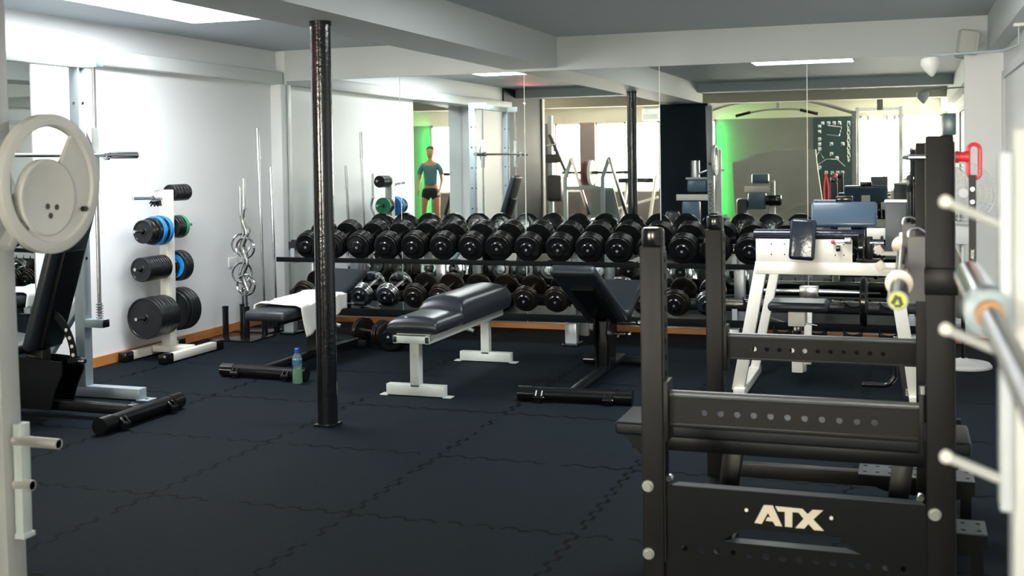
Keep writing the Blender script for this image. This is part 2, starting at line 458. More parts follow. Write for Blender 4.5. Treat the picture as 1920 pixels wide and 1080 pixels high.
# ============================================================ WEIGHT PLATES
def plate_profile(r, th, hub=.03, rim=.012, dish=.3):
    e = .0025; h = th/2; d = min(h*dish, .008)
    return [(-h+d, .018), (-h, .0195), (-h, hub), (-h+d, hub+.004), (-h+d, r-rim-.004), (-h, r-rim), (-h, r-e), (-h+e, r),
            (h-e, r), (h, r-e), (h, r-rim), (h-d, r-rim-.004), (h-d, hub+.004), (h, hub), (h, .0195), (h-d, .018)]
PL_CACHE = {}
def weight_plate(c, axis, r, th, mat, label, group, face=None, txt=None, name='weight_plate'):
    t = thing(name, label, 'weight plate', c, 0, group)
    key = (tuple(axis), r, th, mat.name)
    if key in PL_CACHE:
        ob = PL_CACHE[key].copy(); COL.objects.link(ob); ob.parent = t
    else:
        g = G().lathe((0, 0, 0), axis, plate_profile(r, th), n=40, closed=True)
        ob = g.build('disc', mat, t, (0, 0, 0)); PL_CACHE[key] = ob
    if face is not None:
        key2 = key+(face.name,)
        if key2 in PL_CACHE:
            o2 = PL_CACHE[key2].copy(); COL.objects.link(o2); o2.parent = t
        else:
            g = G()
            h = th/2
            g.lathe((0, 0, 0), axis, [(-h-.0008, .032), (-h-.0008, r*.8), (-h+.006, r*.8), (-h+.006, .032)], n=40, closed=True)
            PL_CACHE[key2] = g.build('face', face, t, (0, 0, 0))
    return t

# storage tree for plates against the left wall
TX, TY = -5.49, 7.62
t = thing('plate_tree', 'cream A-base storage post loaded with weight plates by the left wall', 'weight tree', (TX, TY, 0))
G().bb((TX-.035, TY-.045, .06), (TX+.045, TY+.045, 1.30), bev=.004).build('post', CREAM, t)
G().bb((-5.60, TY-.06, .035), (-5.29, TY+.06, .085), bev=.004).build('cross_plate', CREAM, t)
for x in (-5.28, -5.64):
    b = G().bb((x-.03, 7.32, .01), (x+.03, 7.93, .07), bev=.004).build('foot_bar', CREAM, t)
    for y in (7.29, 7.96):
        G().bb((x-.038, y-.05, 0), (x+.038, y+.05, .078), bev=.012).build('end_cap', RUBBER, b)
pegs = [(-1, 1.235), (-1, .985), (-1, .70), (-1, .325), (1, 1.27), (1, 1.0), (1, .69), (1, .345)]
for sgn, z in pegs:
    G().cyl((TX, TY+sgn*.03, z), (TX, TY+sgn*(.40 if sgn < 0 else .33), z+.012), .0125, n=16).build('peg', CHROME_D, t)
G().tube([(TX-.02, TY-.1, 1.29), (TX-.02, TY, 1.297)], .006).build('top_pin', CHROME_D, t)
def stack(sgn, z, lst, place):
    d = .055 if sgn < 0 else .055
    y = TY + sgn*d
    n = len(lst)
    for i, (r, th, mat, face, desc) in enumerate(lst):
        y += sgn*th/2
        which = 'outermost' if i == n-1 else ('innermost' if i == 0 else {1: 'second', 2: 'third', 3: 'fourth', 4: 'fifth', 5: 'sixth', 6: 'seventh', 7: 'eighth', 8: 'ninth'}[i] + ' from the post')
        weight_plate((TX, y, z+.004), (0, 1, 0), r, th, mat, '%s %s, %s' % (desc, place, which), 'plates on the storage tree', face)
        y += sgn*(th/2+.002)
BK = 'black plate'
stack(-1, .985, [(.115, .036, BLUE, None, 'blue plate'), (.108, .036, IRON_BR, None, 'brown-black plate'), (.112, .036, BLUE, None, 'blue plate'), (.102, .04, IRON, None, BK), (.092, .036, IRON_BR, None, 'small dark plate'), (.09, .044, IRON, None, BK)], 'on the near second peg')
stack(-1, .70, [(.093, .0255, IRON, None, 'small black plate')]*10, 'on the near third peg')
stack(-1, .325, [(.155, .035, IRON, None, 'large black plate')]*3+[(.158, .042, IRON, None, 'large black plate')]*3, 'on the near bottom peg')
stack(1, 1.27, [(.066, .04, IRON, None, 'tiny black plate')]*5, 'on the far top peg')
stack(1, 1.0, [(.085, .032, IRON, None, BK), (.088, .032, IRON, None, BK), (.088, .03, IRON, None, BK), (.092, .03, GREENR, None, 'green-rimmed plate')], 'on the far second peg')
stack(1, .69, [(.06, .03, RUBBER, None, 'small black spacer plate'), (.118, .045, IRON, BLUE, 'black plate with a blue face'), (.122, .05, IRON, BLUE, 'wide black plate with a blue face')], 'on the far third peg')
stack(1, .345, [(.155, .035, IRON, None, 'large black plate'), (.165, .036, IRON, None, 'large black plate'), (.168, .036, IRON, None, 'large black plate'), (.17, .036, IRON, None, 'large black plate')], 'on the far bottom peg')
# spring collars on the top near peg
for i in range(4):
    y = TY-.08-i*.022
    t = thing('spring_collar', 'chrome spring collar with black grips on the top peg, number %s from the post' % ['one', 'two', 'three', 'four'][i], 'spring collar', (TX, y, 1.238), 0, 'spring collars on the top peg')
    pts = []
    for k in range(50):
        a = 2*PI*k/14; pts.append((TX+.021*math.cos(a), y-.008+.016*k/50, 1.238+.021*math.sin(a)))
    G().tube(pts, .0026, n=6).build('coil', CHROME, t)
    a = -1.2-.25*i
    G().cyl((TX+.018*math.cos(a), y, 1.238+.018*math.sin(a)), (TX+.065*math.cos(a), y-.01, 1.238+.065*math.sin(a)), .0065, n=8).build('grip', RUBBER, t)
    a -= .5
    G().cyl((TX+.018*math.cos(a), y, 1.238+.018*math.sin(a)), (TX+.06*math.cos(a), y+.01, 1.238+.06*math.sin(a)), .0065, n=8).build('grip', RUBBER, t)

# ============================================================ BARBELL HOLDERS AND BARS
def holder(c, w, d, tubes, label):
    t = thing('barbell_holder', label, 'barbell holder', (c[0], c[1], 0), 0, 'floor stands for barbells')
    G().bb((c[0]-w/2, c[1]-d/2, 0), (c[0]+w/2, c[1]+d/2, .012), bev=.003).build('base_plate', GLOSS_BLK, t)
    for x, y, h in tubes:
        g = G(); g.lathe((x, y, .012), (0, 0, 1), [(0, .026), (h, .026), (h, .021), (.02, .021)], n=24)
        s_ = g.build('sleeve_tube', GLOSS_BLK, t)
        G().lathe((x, y, h), (0, 0, 1), [(0, .0285), (.016, .0285), (.016, .021), (0, .021)], n=24, closed=True).build('rim', RUBBER, s_)
    return t
holder((-5.41, 8.54), .44, .40, [(-5.545, 8.50, .26), (-5.30, 8.44, .27), (-5.48, 8.67, .26), (-5.27, 8.68, .27)], 'square black stand with four tubes, nearest the room')
holder((-5.49, 8.92), .38, .22, [(-5.30, 8.93, .24), (-5.60, 8.90, .24)], 'black stand with two tubes set back against the corner')
def straight_bar(x, y, z0, z1, label, lean=(0, 0), sl=.26, r=.0125, rs=.0145):
    t = thing('barbell', label, 'barbell', (x, y, z0))
    P = lambda z: (x+lean[0]*(z-z0), y+lean[1]*(z-z0), z)
    G().cyl(P(z0+.1), P(z1-sl), r, n=20).build('shaft', CHROME, t)
    G().cyl(P(z0), P(z0+.26), rs, n=20).build('sleeve', CHROME, t)
    G().cyl(P(z1-sl), P(z1), rs+.001, n=20).build('sleeve', CHROME, t)
    G().cyl(P(z1-sl-.014), P(z1-sl), rs+.006, n=20).build('collar_ring', CHROME, t)
    G().cyl(P(z0+.26), P(z0+.274), rs+.006, n=20).build('collar_ring', CHROME, t)
straight_bar(-5.27, 8.68, .014, 1.80, 'longest straight chrome barbell, standing upright in the holder', (-.02, .002), sl=.25)
straight_bar(-5.30, 8.93, .014, 1.46, 'shorter straight chrome barbell standing nearest the corner', (-.03, .015), sl=.22)
# short bars with ring grips (chrome)
def ring_bar(x, y, z1, zs, label, yaw=0):
    t = thing('ring_grip_bar', label, 'barbell', (x, y, .014), 0, 'bars with ring grips')
    G().cyl((x, y, .014), (x, y, .42), .0135, n=18).build('shaft', CHROME, t)
    G().cyl((x, y, z1-.24), (x, y, z1), .0135, n=18).build('sleeve', CHROME, t)
    G().cyl((x, y, z1-.26), (x, y, z1-.245), .02, n=18).build('collar_ring', CHROME, t)
    cx, sy = math.cos(yaw), math.sin(yaw)
    wob = .02
    pts = [(x, y, .40)]
    zz = .42
    sgn = 1
    while zz < z1-.28:
        pts.append((x+sgn*wob*cx, y+sgn*wob*sy, zz)); zz += .12; sgn = -sgn
    pts.append((x, y, z1-.25))
    G().tube(pts, .0135, n=12, smooth=5).build('bent_shaft', CHROME_D, t)
    for z in zs:
        g = G(); n = 40; pr = []
        R = .085
        pts = [(x+R*math.cos(2*PI*k/n)*cx, y+R*math.cos(2*PI*k/n)*sy, z+R*math.sin(2*PI*k/n)) for k in range(n+1)]
        g.tube(pts, .011, n=10); g.build('ring_grip', CHROME, t)
ring_bar(-5.30, 8.44, 1.37, (.785, .47), 'chrome bar with two ring grips in the front holder tube')
ring_bar(-5.48, 8.67, 1.30, (.80, .55), 'chrome bar with two ring grips standing close to the wall', .9)
def curl_bar(x, y, z1, label, off):
    t = thing('curl_bar', label, 'barbell', (x, y, .014), 0, 'zigzag curl bars')
    pts = [(x, y, .014), (x, y, .30), (x+off, y+.02, .42), (x, y, .54), (x+off*.7, y, .66), (x, y, .78), (x+off, y+.02, .9), (x, y, 1.0), (x, y, z1)]
    G().tube(pts, .013, n=12).build('shaft', CHROME_D, t)
    G().cyl((x, y, z1-.2), (x, y, z1), .0145, n=16).build('sleeve', CHROME, t)
curl_bar(-5.60, 8.90, 1.22, 'zigzag chrome curl bar in the rear holder', .05)
# socket on the left wall behind the bars
t = thing('wall_socket', 'small white double socket low on the left wall behind the barbells', 'socket', (XL, 8.88, .62))
G().bb((XL, 8.81, .575), (XL+.012, 8.95, .66), bev=.004).build('plate', WHITEPL, t)
for y in (8.845, 8.915): G().cyl((XL+.010, y, .617), (XL+.014, y, .617), .02, n=20).build('outlet', WHITEPL, t)

# ============================================================ DUMBBELL RACK
t = thing('dumbbell_rack', 'two-tier black dumbbell rack on silver legs along the mirror', 'dumbbell rack', (-2.5, 9.0, 0))
TILT = math.radians(16)
def shelf(hz, lip0, lip1, x0, x1):
    # hz: height of the dumbbell axis at its middle; two rails carry the handles, a lipped tray runs below
    for y, nm in ((8.93, 'front_rail'), (8.975, 'rear_rail')):
        top = hz+(y-8.945)*math.tan(TILT)-.026
        G().bb((x0, y-.014, top-.075), (x1, y+.014, top), bev=.003).build(nm, GLOSS_BLK, t)
    g = G(); g.bb((x0, 8.705, lip0), (x1, 8.712, lip1), bev=.002); g.bb((x0, 8.712, lip1-.038), (x1, 8.89, lip1-.032))
    g.build('tray', M('matte_tray', (.004, .005, .006), .7, spec=.1), t)
shelf(.834, .645, .686, -5.16, .10)
shelf(.408, .205, .262, -5.16, .10)
for x in (-5.12, -3.84, -2.56, -1.27, .02):
    lg = G().bb((x-.05, 8.82, .015), (x+.05, 8.90, .185), bev=.012).build('leg', SILVER, t)
    G().bb((x-.065, 8.78, 0), (x+.065, 8.98, .018), bev=.005).build('foot', RUBBER, lg)
    G().bar((x, 8.88, .165), (x, 9.215, .215), .09, .035, up=(0, 0, 1), bev=.006).build('lower_arm', SILVER, lg)
    G().bb((x-.045, 9.208, .02), (x+.045, 9.255, .78), bev=.012).build('rear_post', SILVER, lg)
    G().bb((x-.03, 8.90, .615), (x+.03, 9.21, .633), bev=.003).build('upper_arm', SILVER, lg)
    G().bb((x-.02, 8.915, .633), (x+.02, 8.99, .745)).build('rail_bracket', SILVER, lg)
    G().bb((x-.02, 8.915, .19), (x+.02, 8.99, .32)).build('rail_bracket', SILVER, lg)
    G().bar((x+.05, 9.2, .10), (x+.30, 9.22, .03), .03, .03).build('brace', SILVER, lg)
def saddle(x, y, z):
    R = .055
    pts = [(x+R*1.25*math.cos(a), y, z+.05+R*math.sin(a)) for a in [PI*(1+k/10) for k in range(11)]]
    g = G(); g.tube(pts, .0045, n=6)
    for i in range(10):
        a, c = pts[i], pts[i+1]
        g.bb((min(a[0], c[0]), y, z-.045), (max(a[0], c[0]), y+.006, min(a[2], c[2])))
    return g
for k in range(15, 20):
    x = -4.886+.25*k
    saddle(x, 8.698, .185).build('saddle', GLOSS_BLK, t)
    saddle(x, 8.908, .365).build('saddle', GLOSS_BLK, t)

def dumbbell_proto(n, r, th, L, mat, capm, handle, cap_r=.05, taper=None):
    t = thing('dumbbell', 'proto', 'dumbbell')
    inner = L/2-n*th
    G().cyl((0, -inner-.004, 0), (0, inner+.004, 0), .0155, n=18).build('handle', handle, t, (0, 0, 0))
    for s_ in (-1, 1):
        pr = []
        for k in range(n):
            rr = r if not taper else r*taper[k]
            h0 = inner+k*th; h1 = h0+th-.0012
            e1 = h1-.004; hm = (h0+e1)/2; hw = (e1-h0)/2
            pr += [(h0, rr-.026 if k else .017)] + [(hm-hw*math.cos(a), rr-.008+.008*math.sin(a)) for a in (0, .35, .75, 1.2, 1.57, 1.94, 2.39, 2.79, PI)] + [(e1, rr-.026)]
        pr.append((inner+n*th, .012))
        hd = G().lathe((0, 0, 0), (0, s_, 0), pr, n=36).build('weight_head', mat, t, (0, 0, 0))
        e = inner+n*th
        G().lathe((0, 0, 0), (0, s_, 0), [(e-.004, cap_r), (e+.006, cap_r), (e+.013, cap_r-.008), (e+.014, .014), (e+.014, 0)], n=30).build('end_cap', capm, hd, (0, 0, 0))
        G().lathe((0, 0, 0), (0, s_, 0), [(e+.010, .0105), (e+.018, .0105), (e+.019, .007), (e+.016, .005), (e+.016, 0)], n=12).build('bolt', BRASS, hd, (0, 0, 0))
    return t
PA = dumbbell_proto(5, .117, .0235, .42, RUBBER, GLOSS_BLK, CHROME_D, .055, (1, 1, 1, 1, .93))
PB = dumbbell_proto(3, .107, .024, .36, CHROME, GLOSS_BLK, CHROME, .05, (1, .97, .84))
PC = dumbbell_proto(3, .109, .024, .36, IRON_BR, GLOSS_BLK, CHROME_D, .055, (1, .97, .86))
used = {}
def db(proto, x, y, z, rx, rz, label, group):
    o = proto if proto.name not in used else copy_tree(proto)
    used[proto.name] = 1
    o.location = (x, y, z); o.rotation_euler = (rx, 0, rz)
    tag(o, label, 'dumbbell', group)
ORD = ['first', 'second', 'third', 'fourth', 'fifth', 'sixth', 'seventh', 'eighth', 'ninth', 'tenth', 'eleventh', 'twelfth', 'thirteenth', 'fourteenth', 'fifteenth', 'sixteenth', 'seventeenth', 'eighteenth', 'nineteenth']
for k in range(19):
    if k == 17: continue
    x = -4.886+.25*k + random.uniform(-.006, .006)
    where = ['black multi-disc dumbbell on the upper tier', ORD[k], 'from the left']
    db(PA, x, 8.945, .834+random.uniform(-.003, .003), TILT, random.uniform(-.05, .03), '%s, %s %s' % tuple(where), 'dumbbells on the upper tier')
low = {0: 'A', 1: 'A', 2: 'B', 3: 'B', 4: 'C', 5: 'C', 6: 'C', 7: 'C', 8: 'C', 9: 'C', 10: 'C', 11: 'B', 12: 'B', 13: 'C', 14: 'B', 15: 'B'}
desc = {'A': 'black dumbbell', 'B': 'chrome-rimmed dumbbell', 'C': 'worn brown-black dumbbell'}
for k, q in low.items():
    if k == 15: continue
    x = -4.93+.25*k + (.03 if k > 1 else 0) - (.01*k if k > 4 else .0) * .3 + random.uniform(-.008, .008)
    pr = {'A': PC, 'B': PB, 'C': PC}[q]
    db(pr, x, 8.92, .408, TILT, random.uniform(-.08, .08), '%s on the lower tier, %s from the left' % (desc[q], ORD[k]), 'dumbbells on the lower tier')
# two on the floor in front of the rack
db(PC, -4.13, 8.46, .111, 0, 1.1, 'brown-black dumbbell on the floor behind the towel bench, seen from the side', 'dumbbells on the floor')
db(PA, -3.84, 8.40, .119, 0, -.1, 'heavy black dumbbell on the floor facing the room, beside the flat bench', 'dumbbells on the floor')

# ============================================================ BENCHES
def cushion(c, sz, R=None, bev=.025, seg=5):
    g = G(); g.box(c, sz, R, bev, seg); return g
# flat bench, grey steel with black pads
bx = -2.97
t = thing('flat_bench', 'flat bench with pale grey steel frame and glossy two-piece black pad', 'bench', (bx, 7.3, 0))
FRM = GREYMET_L
for y, nm in ((6.70, 'front'), (7.98, 'rear')):
    lg = G().bb((bx-.032, y-.03, .06), (bx+.032, y+.03, .345), bev=.003).build('leg', FRM, t)
    G().bb((bx-.20, y-.03, .006), (bx+.20, y+.03, .075), bev=.003).build('foot_bar', FRM, lg)
    g = G(); g.bb((bx-.245, y-.035, 0), (bx-.19, y+.035, .006), bev=.002); g.bb((bx+.19, y-.035, 0), (bx+.245, y+.035, .006), bev=.002)
    g.build('floor_tab', FRM, lg)
g = G()
for x in (-.125, .095): g.bb((bx+x, 6.62, .345), (bx+x+.03, 8.02, .395), bev=.003)
for y in (6.62, 7.2, 7.97): g.bb((bx-.125, y, .347), (bx+.125, y+.04, .393), bev=.003)
g.build('frame', FRM, t)
def pillow(x0, x1, y0, y1, z0, z1, nx=14, ny=24, e=.16, top=.75, slope=0.):
    # domed cushion, fuller in the middle
    g = G(); V = []; F = []
    def f(u):  # 0..1 edge rolloff
        d = min(u, 1-u)/e
        return 1.0 if d >= 1 else math.sqrt(max(0, 1-(1-d)**2))
    for j in range(ny+1):
        for i in range(nx+1):
            u = .5-.5*math.cos(PI*i/nx); v = .5-.5*math.cos(PI*j/ny)
            h = min(f(u), f(v*1.0))**.7
            bulge = 1-.25*(abs(u-.5)*2)**2
            z = z0+(z1-z0)*(.25+.75*h*bulge) + slope*(v-.5)
            V.append(Vector((x0+(x1-x0)*u, y0+(y1-y0)*v, z)))
    n1 = len(V)
    for j in range(ny+1):
        for i in range(nx+1):
            u = .5-.5*math.cos(PI*i/nx); v = .5-.5*math.cos(PI*j/ny)
            V.append(Vector((x0+(x1-x0)*(.03+.94*u), y0+(y1-y0)*(.03+.94*v), z0+slope*(v-.5))))
    w = nx+1
    for j in range(ny):
        for i in range(nx):
            F.append((j*w+i, j*w+i+1, (j+1)*w+i+1, (j+1)*w+i))
            F.append((n1+j*w+i, n1+(j+1)*w+i, n1+(j+1)*w+i+1, n1+j*w+i+1))
    for i in range(nx):
        F.append((i, n1+i, n1+i+1, i+1)); a = ny*w
        F.append((a+i, a+i+1, n1+a+i+1, n1+a+i))
    for j in range(ny):
        F.append((j*w, (j+1)*w, n1+(j+1)*w, n1+j*w)); F.append((j*w+nx, n1+j*w+nx, n1+(j+1)*w+nx, (j+1)*w+nx))
    g._add(V, F); return g
G().bb((bx-.115, 6.66, .395), (bx+.115, 7.04, .412), bev=.003).build('pad_board', FRM, t)
pillow(bx-.165, bx+.175, 6.62, 7.11, .408, .515).build('front_pad', VINYL_G, t, angle=70)
pillow(bx-.155, bx+.165, 7.09, 8.10, .40, .59, ny=36, e=.13).build('long_pad', VINYL_G, t, angle=70)
g = G()
for (x, y, z, s_) in ((-.05, 6.66, .50, .018), (-.13, 6.64, .445, .013), (.10, 6.64, .44, .012), (.155, 6.68, .445, .016), (.165, 6.95, .45, .012)):
    g.box((bx+x, y, z), (s_, .004, s_*1.5), Euler((.4, .5, .3)).to_matrix(), .001)
g.build('torn_spot', M('exposed_lining', (.7, .72, .7), .8), t)

def t_foot(g_parent, c, half, along, r=.042, mat=FRAME_BLK):
    # thick round tube foot with two levelling clamps
    c = Vector(c); a = Vector(along)
    fb = G().cyl(c-a*half, c+a*half, r, n=28).build('foot_tube', mat, g_parent)
    for s_ in (-1, 1):
        G().cyl(c+a*s_*(half-.09), c+a*s_*(half+.012), r+.003, n=28).build('end_cap', RUBBER, fb)
    side = Vector((0, 0, 1)).cross(a)
    for s_ in (-1, 1):
        p = c+a*s_*half*.62
        g = G()
        for dd in (-.018, .018):
            q = p+a*dd
            pts = [q+side*(-1)*r*.9+Vector((0, 0, r*.6)), q+side*(-1)*(r+.02), q+side*(-1)*(r+.012)+Vector((0, 0, -r*.8))]
            g.tube(pts, .006, n=8)
        g.cyl(p-side*(r+.016)+Vector((0, 0, -.012))-a*.03, p-side*(r+.016)+Vector((0, 0, -.012))+a*.03, .016, n=14)
        g.cyl(p-side*(r+.012)+Vector((0, 0, -r+.001)), p-side*(r+.012)+Vector((0, 0, -.012)), .014, n=14)
        g.build('wheel_bracket', RUBBER, fb)
        G().cyl(p-side*(r+.016)+Vector((0, 0, -.012))+a*.028, p-side*(r+.016)+Vector((0, 0, -.012))+a*.036, .006, n=10).build('bolt', CHROME, fb)
    return fb
def slab(a, c, w, th, mat, name, parent, up, bev=.02, round_=5):
    # padded board from a to c
    a = Vector(a); c = Vector(c); y = (c-a).normalized(); u = Vector(up); x = y.cross(u).normalized(); z = x.cross(y)
    R = Matrix((x, y, z)).transposed()
    g = G(); g.box((a+c)/2, (w, (c-a).length, th), R, bev, round_)
    return g.build(name, mat, parent, angle=50)

# adjustable bench in the middle, backrest leaning towards the room
bx = -1.95
t = thing('adjustable_bench', 'black adjustable bench in front of the dumbbell rack, backrest raised towards the room', 'bench', (bx, 7.3, 0), 0, 'black adjustable benches')
t_foot(t, (bx+.01, 6.76, .047), .345, (1, 0.06, 0))
sp_ = G().bar((bx, 6.78, .06), (bx, 8.02, .075), .07, .05, bev=.012).build('spine', FRAME_BLK, t)
g = G().cyl((bx-.26, 8.02, .045), (bx+.26, 8.02, .045), .032, n=24)
g.build('rear_bar', FRAME_BLK, t)
for s_ in (-1, 1): G().cyl((bx+s_*.2, 8.02, .045), (bx+s_*.275, 8.02, .045), .036, n=24).build('end_cap', RUBBER, sp_)
for x in (-.055, .035):
    G().prism([(-.10, .07), (.07, .07), (.06, .16), (.10, .26), (.10, .42), (-.13, .42), (-.17, .33), (-.10, .2)], (bx+x, 7.60, 0), (0, 1, 0), (0, 0, 1), .012).build('side_plate', FRAME_BLK, t)
G().bb((bx-.035, 7.50, .07), (bx+.03, 7.58, .40), bev=.006).build('column', FRAME_BLK, t)
slab((bx-.01, 7.66, .40), (bx-.01, 6.80, .815), .295, .07, VINYL, 'backrest', t, (0, 1, .3), bev=.028)
slab((bx, 7.62, .375), (bx, 6.98, .68), .15, .03, FRAME_BLK, 'backrest_frame', t, (0, 1, .3), bev=.004)
g = G()
for dx in (-.07, .07):
    for dd in (.12, .7):
        p = Vector((bx-.01+dx, 7.66-.86*dd-.016, .40+.415*dd-.037)); g.cyl(p, p+Vector((0, -.004, -.008)), .006, n=8)
g.build('pad_bolt', CHROME_D, t)
slab((bx, 7.68, .42), (bx, 8.10, .60), .30, .065, VINYL, 'seat', t, (0, -1, 1), bev=.028)
g = G().cyl((bx+.05, 7.62, .30), (bx+.13, 7.62, .30), .008, n=10); g.cyl((bx+.05, 7.75, .36), (bx+.17, 7.75, .36), .008, n=10)
g.build('adjuster_rod', CHROME_D, t)
for y, z, xx in ((7.62, .30, .13), (7.75, .36, .17)):
    G().lathe((bx+xx, y, z), (1, 0, 0), [(0, .012), (.015, .018), (.03, .018), (.036, .01), (.036, 0)], n=16).build('pull_knob', CHROME, t)

# bench with towel, behind the column
bx = -4.30
t = thing('adjustable_bench', 'black adjustable bench partly behind the black column, towel over it', 'bench', (bx, 7.3, 0), 0, 'black adjustable benches')
t_foot(t, (bx+.06, 6.96, .046), .33, (1, -.04, 0))
G().bar((bx+.05, 7.0, .06), (bx+.12, 8.25, .07), .07, .05, bev=.01).build('spine', FRAME_BLK, t)
G().cyl((bx-.14, 8.25, .045), (bx+.23, 8.23, .045), .033, n=24).build('rear_bar', FRAME_BLK, t)
G().prism([(-.12, .07), (.14, .07), (.10, .2), (.16, .37), (-.16, .37), (-.10, .2)], (bx+.02, 7.75, 0), (0, 1, 0), (0, 0, 1), .09).build('column', FRAME_BLK, t)
slab((bx-.03, 7.12, .405), (bx-.01, 7.58, .425), .34, .075, VINYL, 'seat', t, (0, 0, 1), bev=.028)
slab((bx-.02, 7.60, .432), (bx+.01, 7.90, .452), .32, .06, VINYL, 'middle_pad', t, (0, 0, 1), bev=.026)
slab((bx+.02, 7.93, .455), (bx+.07, 8.29, .625), .33, .06, VINYL, 'backrest', t, (0, 0, 1), bev=.028)
G().bar((bx+.0, 7.2, .355), (bx+.02, 7.75, .36), .06, .05, bev=.004).build('seat_frame', FRAME_BLK, t)
g = G().cyl((bx+.05, 7.95, .40), (bx+.30, 7.93, .41), .009, n=10); g.build('adjuster_rod', CHROME_D, t)
G().cyl((bx+.28, 7.93, .41), (bx+.37, 7.92, .41), .016, n=14).build('grip', RUBBER, t)
# towel
def towel():
    g = G(); nx, ny = 40, 26; V = []; F = []
    y0, y1 = 7.28, 7.90
    for j in range(ny+1):
        v = j/ny
        for i in range(nx+1):
            u = i/nx      # left hang, top, right hang
            yy = y0+(y1-y0)*v
            top = .447+.014*(yy-7.12)/.46 if yy < 7.6 else .463+(yy-7.6)*.07
            top += .020
            cx = bx-.02+.06*v
            wl = cx-.186; wr = cx+.190
            hl = .12; hr = .235-.13*v if v < .85 else .12
            tot = hl+.376+hr
            d = u*tot
            if d < hl: x = wl-.008; z = top-(hl-d)
            elif d < hl+.376:
                x = wl+(d-hl); z = top + .004*math.sin(9*u+5*v)+ .005*math.sin(23*v)
                z -= .012*max(0, 1-(d-hl)/.03)+.012*max(0, 1-(hl+.376-d)/.03)
            else: x = wr+.010+.012*math.sin(6*v*PI)*((d-hl-.376)/hr); z = top-(d-hl-.376)
            yy2 = yy + (.03*math.sin(5*u)) - (.10*(d-hl-.376)/hr*(1-v) if d > hl+.376 else 0)*-1
            V.append(Vector((x, yy2, z)))
    w = nx+1
    for j in range(ny):
        for i in range(nx): F.append((j*w+i, j*w+i+1, (j+1)*w+i+1, (j+1)*w+i))
    g._add(V, F); return g
tw = solo(towel(), 'towel', TOWEL, 'white towel draped over the black bench behind the column', 'towel', (bx, 7.6, .47), angle=80)
sm = tw.modifiers.new('thickness', 'SOLIDIFY'); sm.thickness = .006; sm.offset = 1
# bottle
t = thing('drink_bottle', 'clear drink bottle with blue cap and green drink, on the floor beside the column', 'bottle', (-3.92, 6.86, 0))
GLS = M('clear_bottle_plastic', (.55, .75, .85), .08, trans=.85, ior=1.3)
G().lathe((-3.92, 6.86, 0), (0, 0, 1), [(.0, .02), (.001, .030), (.01, .034), (.07, .033), (.10, .030), (.13, .033), (.17, .033), (.19, .026), (.205, .016), (.222, .0145)], n=32).build('body', GLS, t)
G().lathe((-3.92, 6.86, 0), (0, 0, 1), [(.004, .0), (.004, .029), (.012, .0315), (.07, .0305), (.098, .028), (.105, .029), (.105, 0)], n=32).build('drink', M('green_drink', (.15, .6, .06), .1, trans=.5), t)
G().lathe((-3.92, 6.86, 0), (0, 0, 1), [(.215, .0175), (.238, .0175), (.242, .013), (.242, 0)], n=28).build('cap', M('blue_cap', (.01, .05, .4), .4), t)
G().lathe((-3.92, 6.86, 0), (0, 0, 1), [(.135, .0335), (.165, .0335)], n=32).build('label', M('dark_blue_label', (.03, .12, .2), .4), t)

# ============================================================ GUIDED BAR MACHINE (left) AND ITS BENCH
SX = -5.06
t = thing('guided_bar_machine', 'grey guided barbell frame standing in front of the left wall', 'guided barbell machine', (SX, 5.5, 0))
rx = SX+.13
for y, far in ((6.12, True), (4.88, False)):
    up = G().bb((SX-.035, y-.038, .07), (SX+.038, y+.038, 2.13), bev=.004).build('upright', GREYMET, t)
    g = G()
    for z in [.9+.25*i for i in range(5)]:
        g.cyl((SX+.036, y, z), (SX+.041, y, z), .009, n=12); g.cyl((SX, y-.041, z), (SX, y-.036, z), .009, n=12); g.cyl((SX, y+.036, z), (SX, y+.041, z), .009, n=12)
    g.build('bolt_hole', RUBBER, up)
    G().bb((-5.52, y-.03, .006), (-4.62, y+.047, .075), bev=.003).build('foot_beam', GREYMET, t)
    tb = G().bb((-4.64, y-.04, 0), (-4.55, y+.057, .008), bev=.002).build('floor_tab', GREYMET, t)
    G().cyl((-4.585, y, .008), (-4.585, y, .016), .012, n=6).build('bolt', BRASS, tb)
    G().bar((SX+.01, y, .66), (-5.48, y, .07), .05, .05, up=(0, 1, 0)).build('diagonal_brace', GREYMET, t)
    G().cyl((rx, y+.0, .49), (rx, y+.0, 2.14), .0125, n=18).build('guide_rod', CHROME_D, t)
    pts = [(rx+.021*math.cos(2*PI*k/12), y+.021*math.sin(2*PI*k/12), .51+.10*k/72) for k in range(73)]
    G().tube(pts, .004, n=6).build('buffer_spring', CHROME, t)
    st = G().bb((SX+.02, y-.032, .455), (rx+.045, y+.032, .508), bev=.003).build('rod_stop', GREYMET, t)
    G().bb((rx+.043, y-.030, .457), (rx+.052, y+.030, .506), bev=.003).build('end_cap', RUBBER, st)
    tbk = G().bb((SX-.02, y-.032, 2.125), (rx+.045, y+.032, 2.192), bev=.003).build('rod_head', GREYMET_L, t)
    G().bb((rx+.043, y-.030, 2.127), (rx+.052, y+.030, 2.190), bev=.003).build('end_cap', M('grey_cap', (.2, .25, .27), .5), tbk)
    sl = G().cyl((rx, y, 1.40), (rx, y, 1.74), .023, n=24).build('slide_sleeve', GREYMET_L, t)
    G().prism([(-.02, 0), (.05, .08), (.055, .14), (-.02, .26)], (rx-.036, y-.03, 1.46), (0, 1, 0), (0, 0, 1), .008).build('safety_hook', CHROME_D, sl)
G().bb((SX-.035, 4.55, 2.128), (SX+.038, 6.16, 2.188), bev=.004).build('top_beam', GREYMET_L, t)
G().bb((-5.52, 4.90, .075), (-5.46, 6.10, .13), bev=.004).build('rear_beam', GREYMET, t)
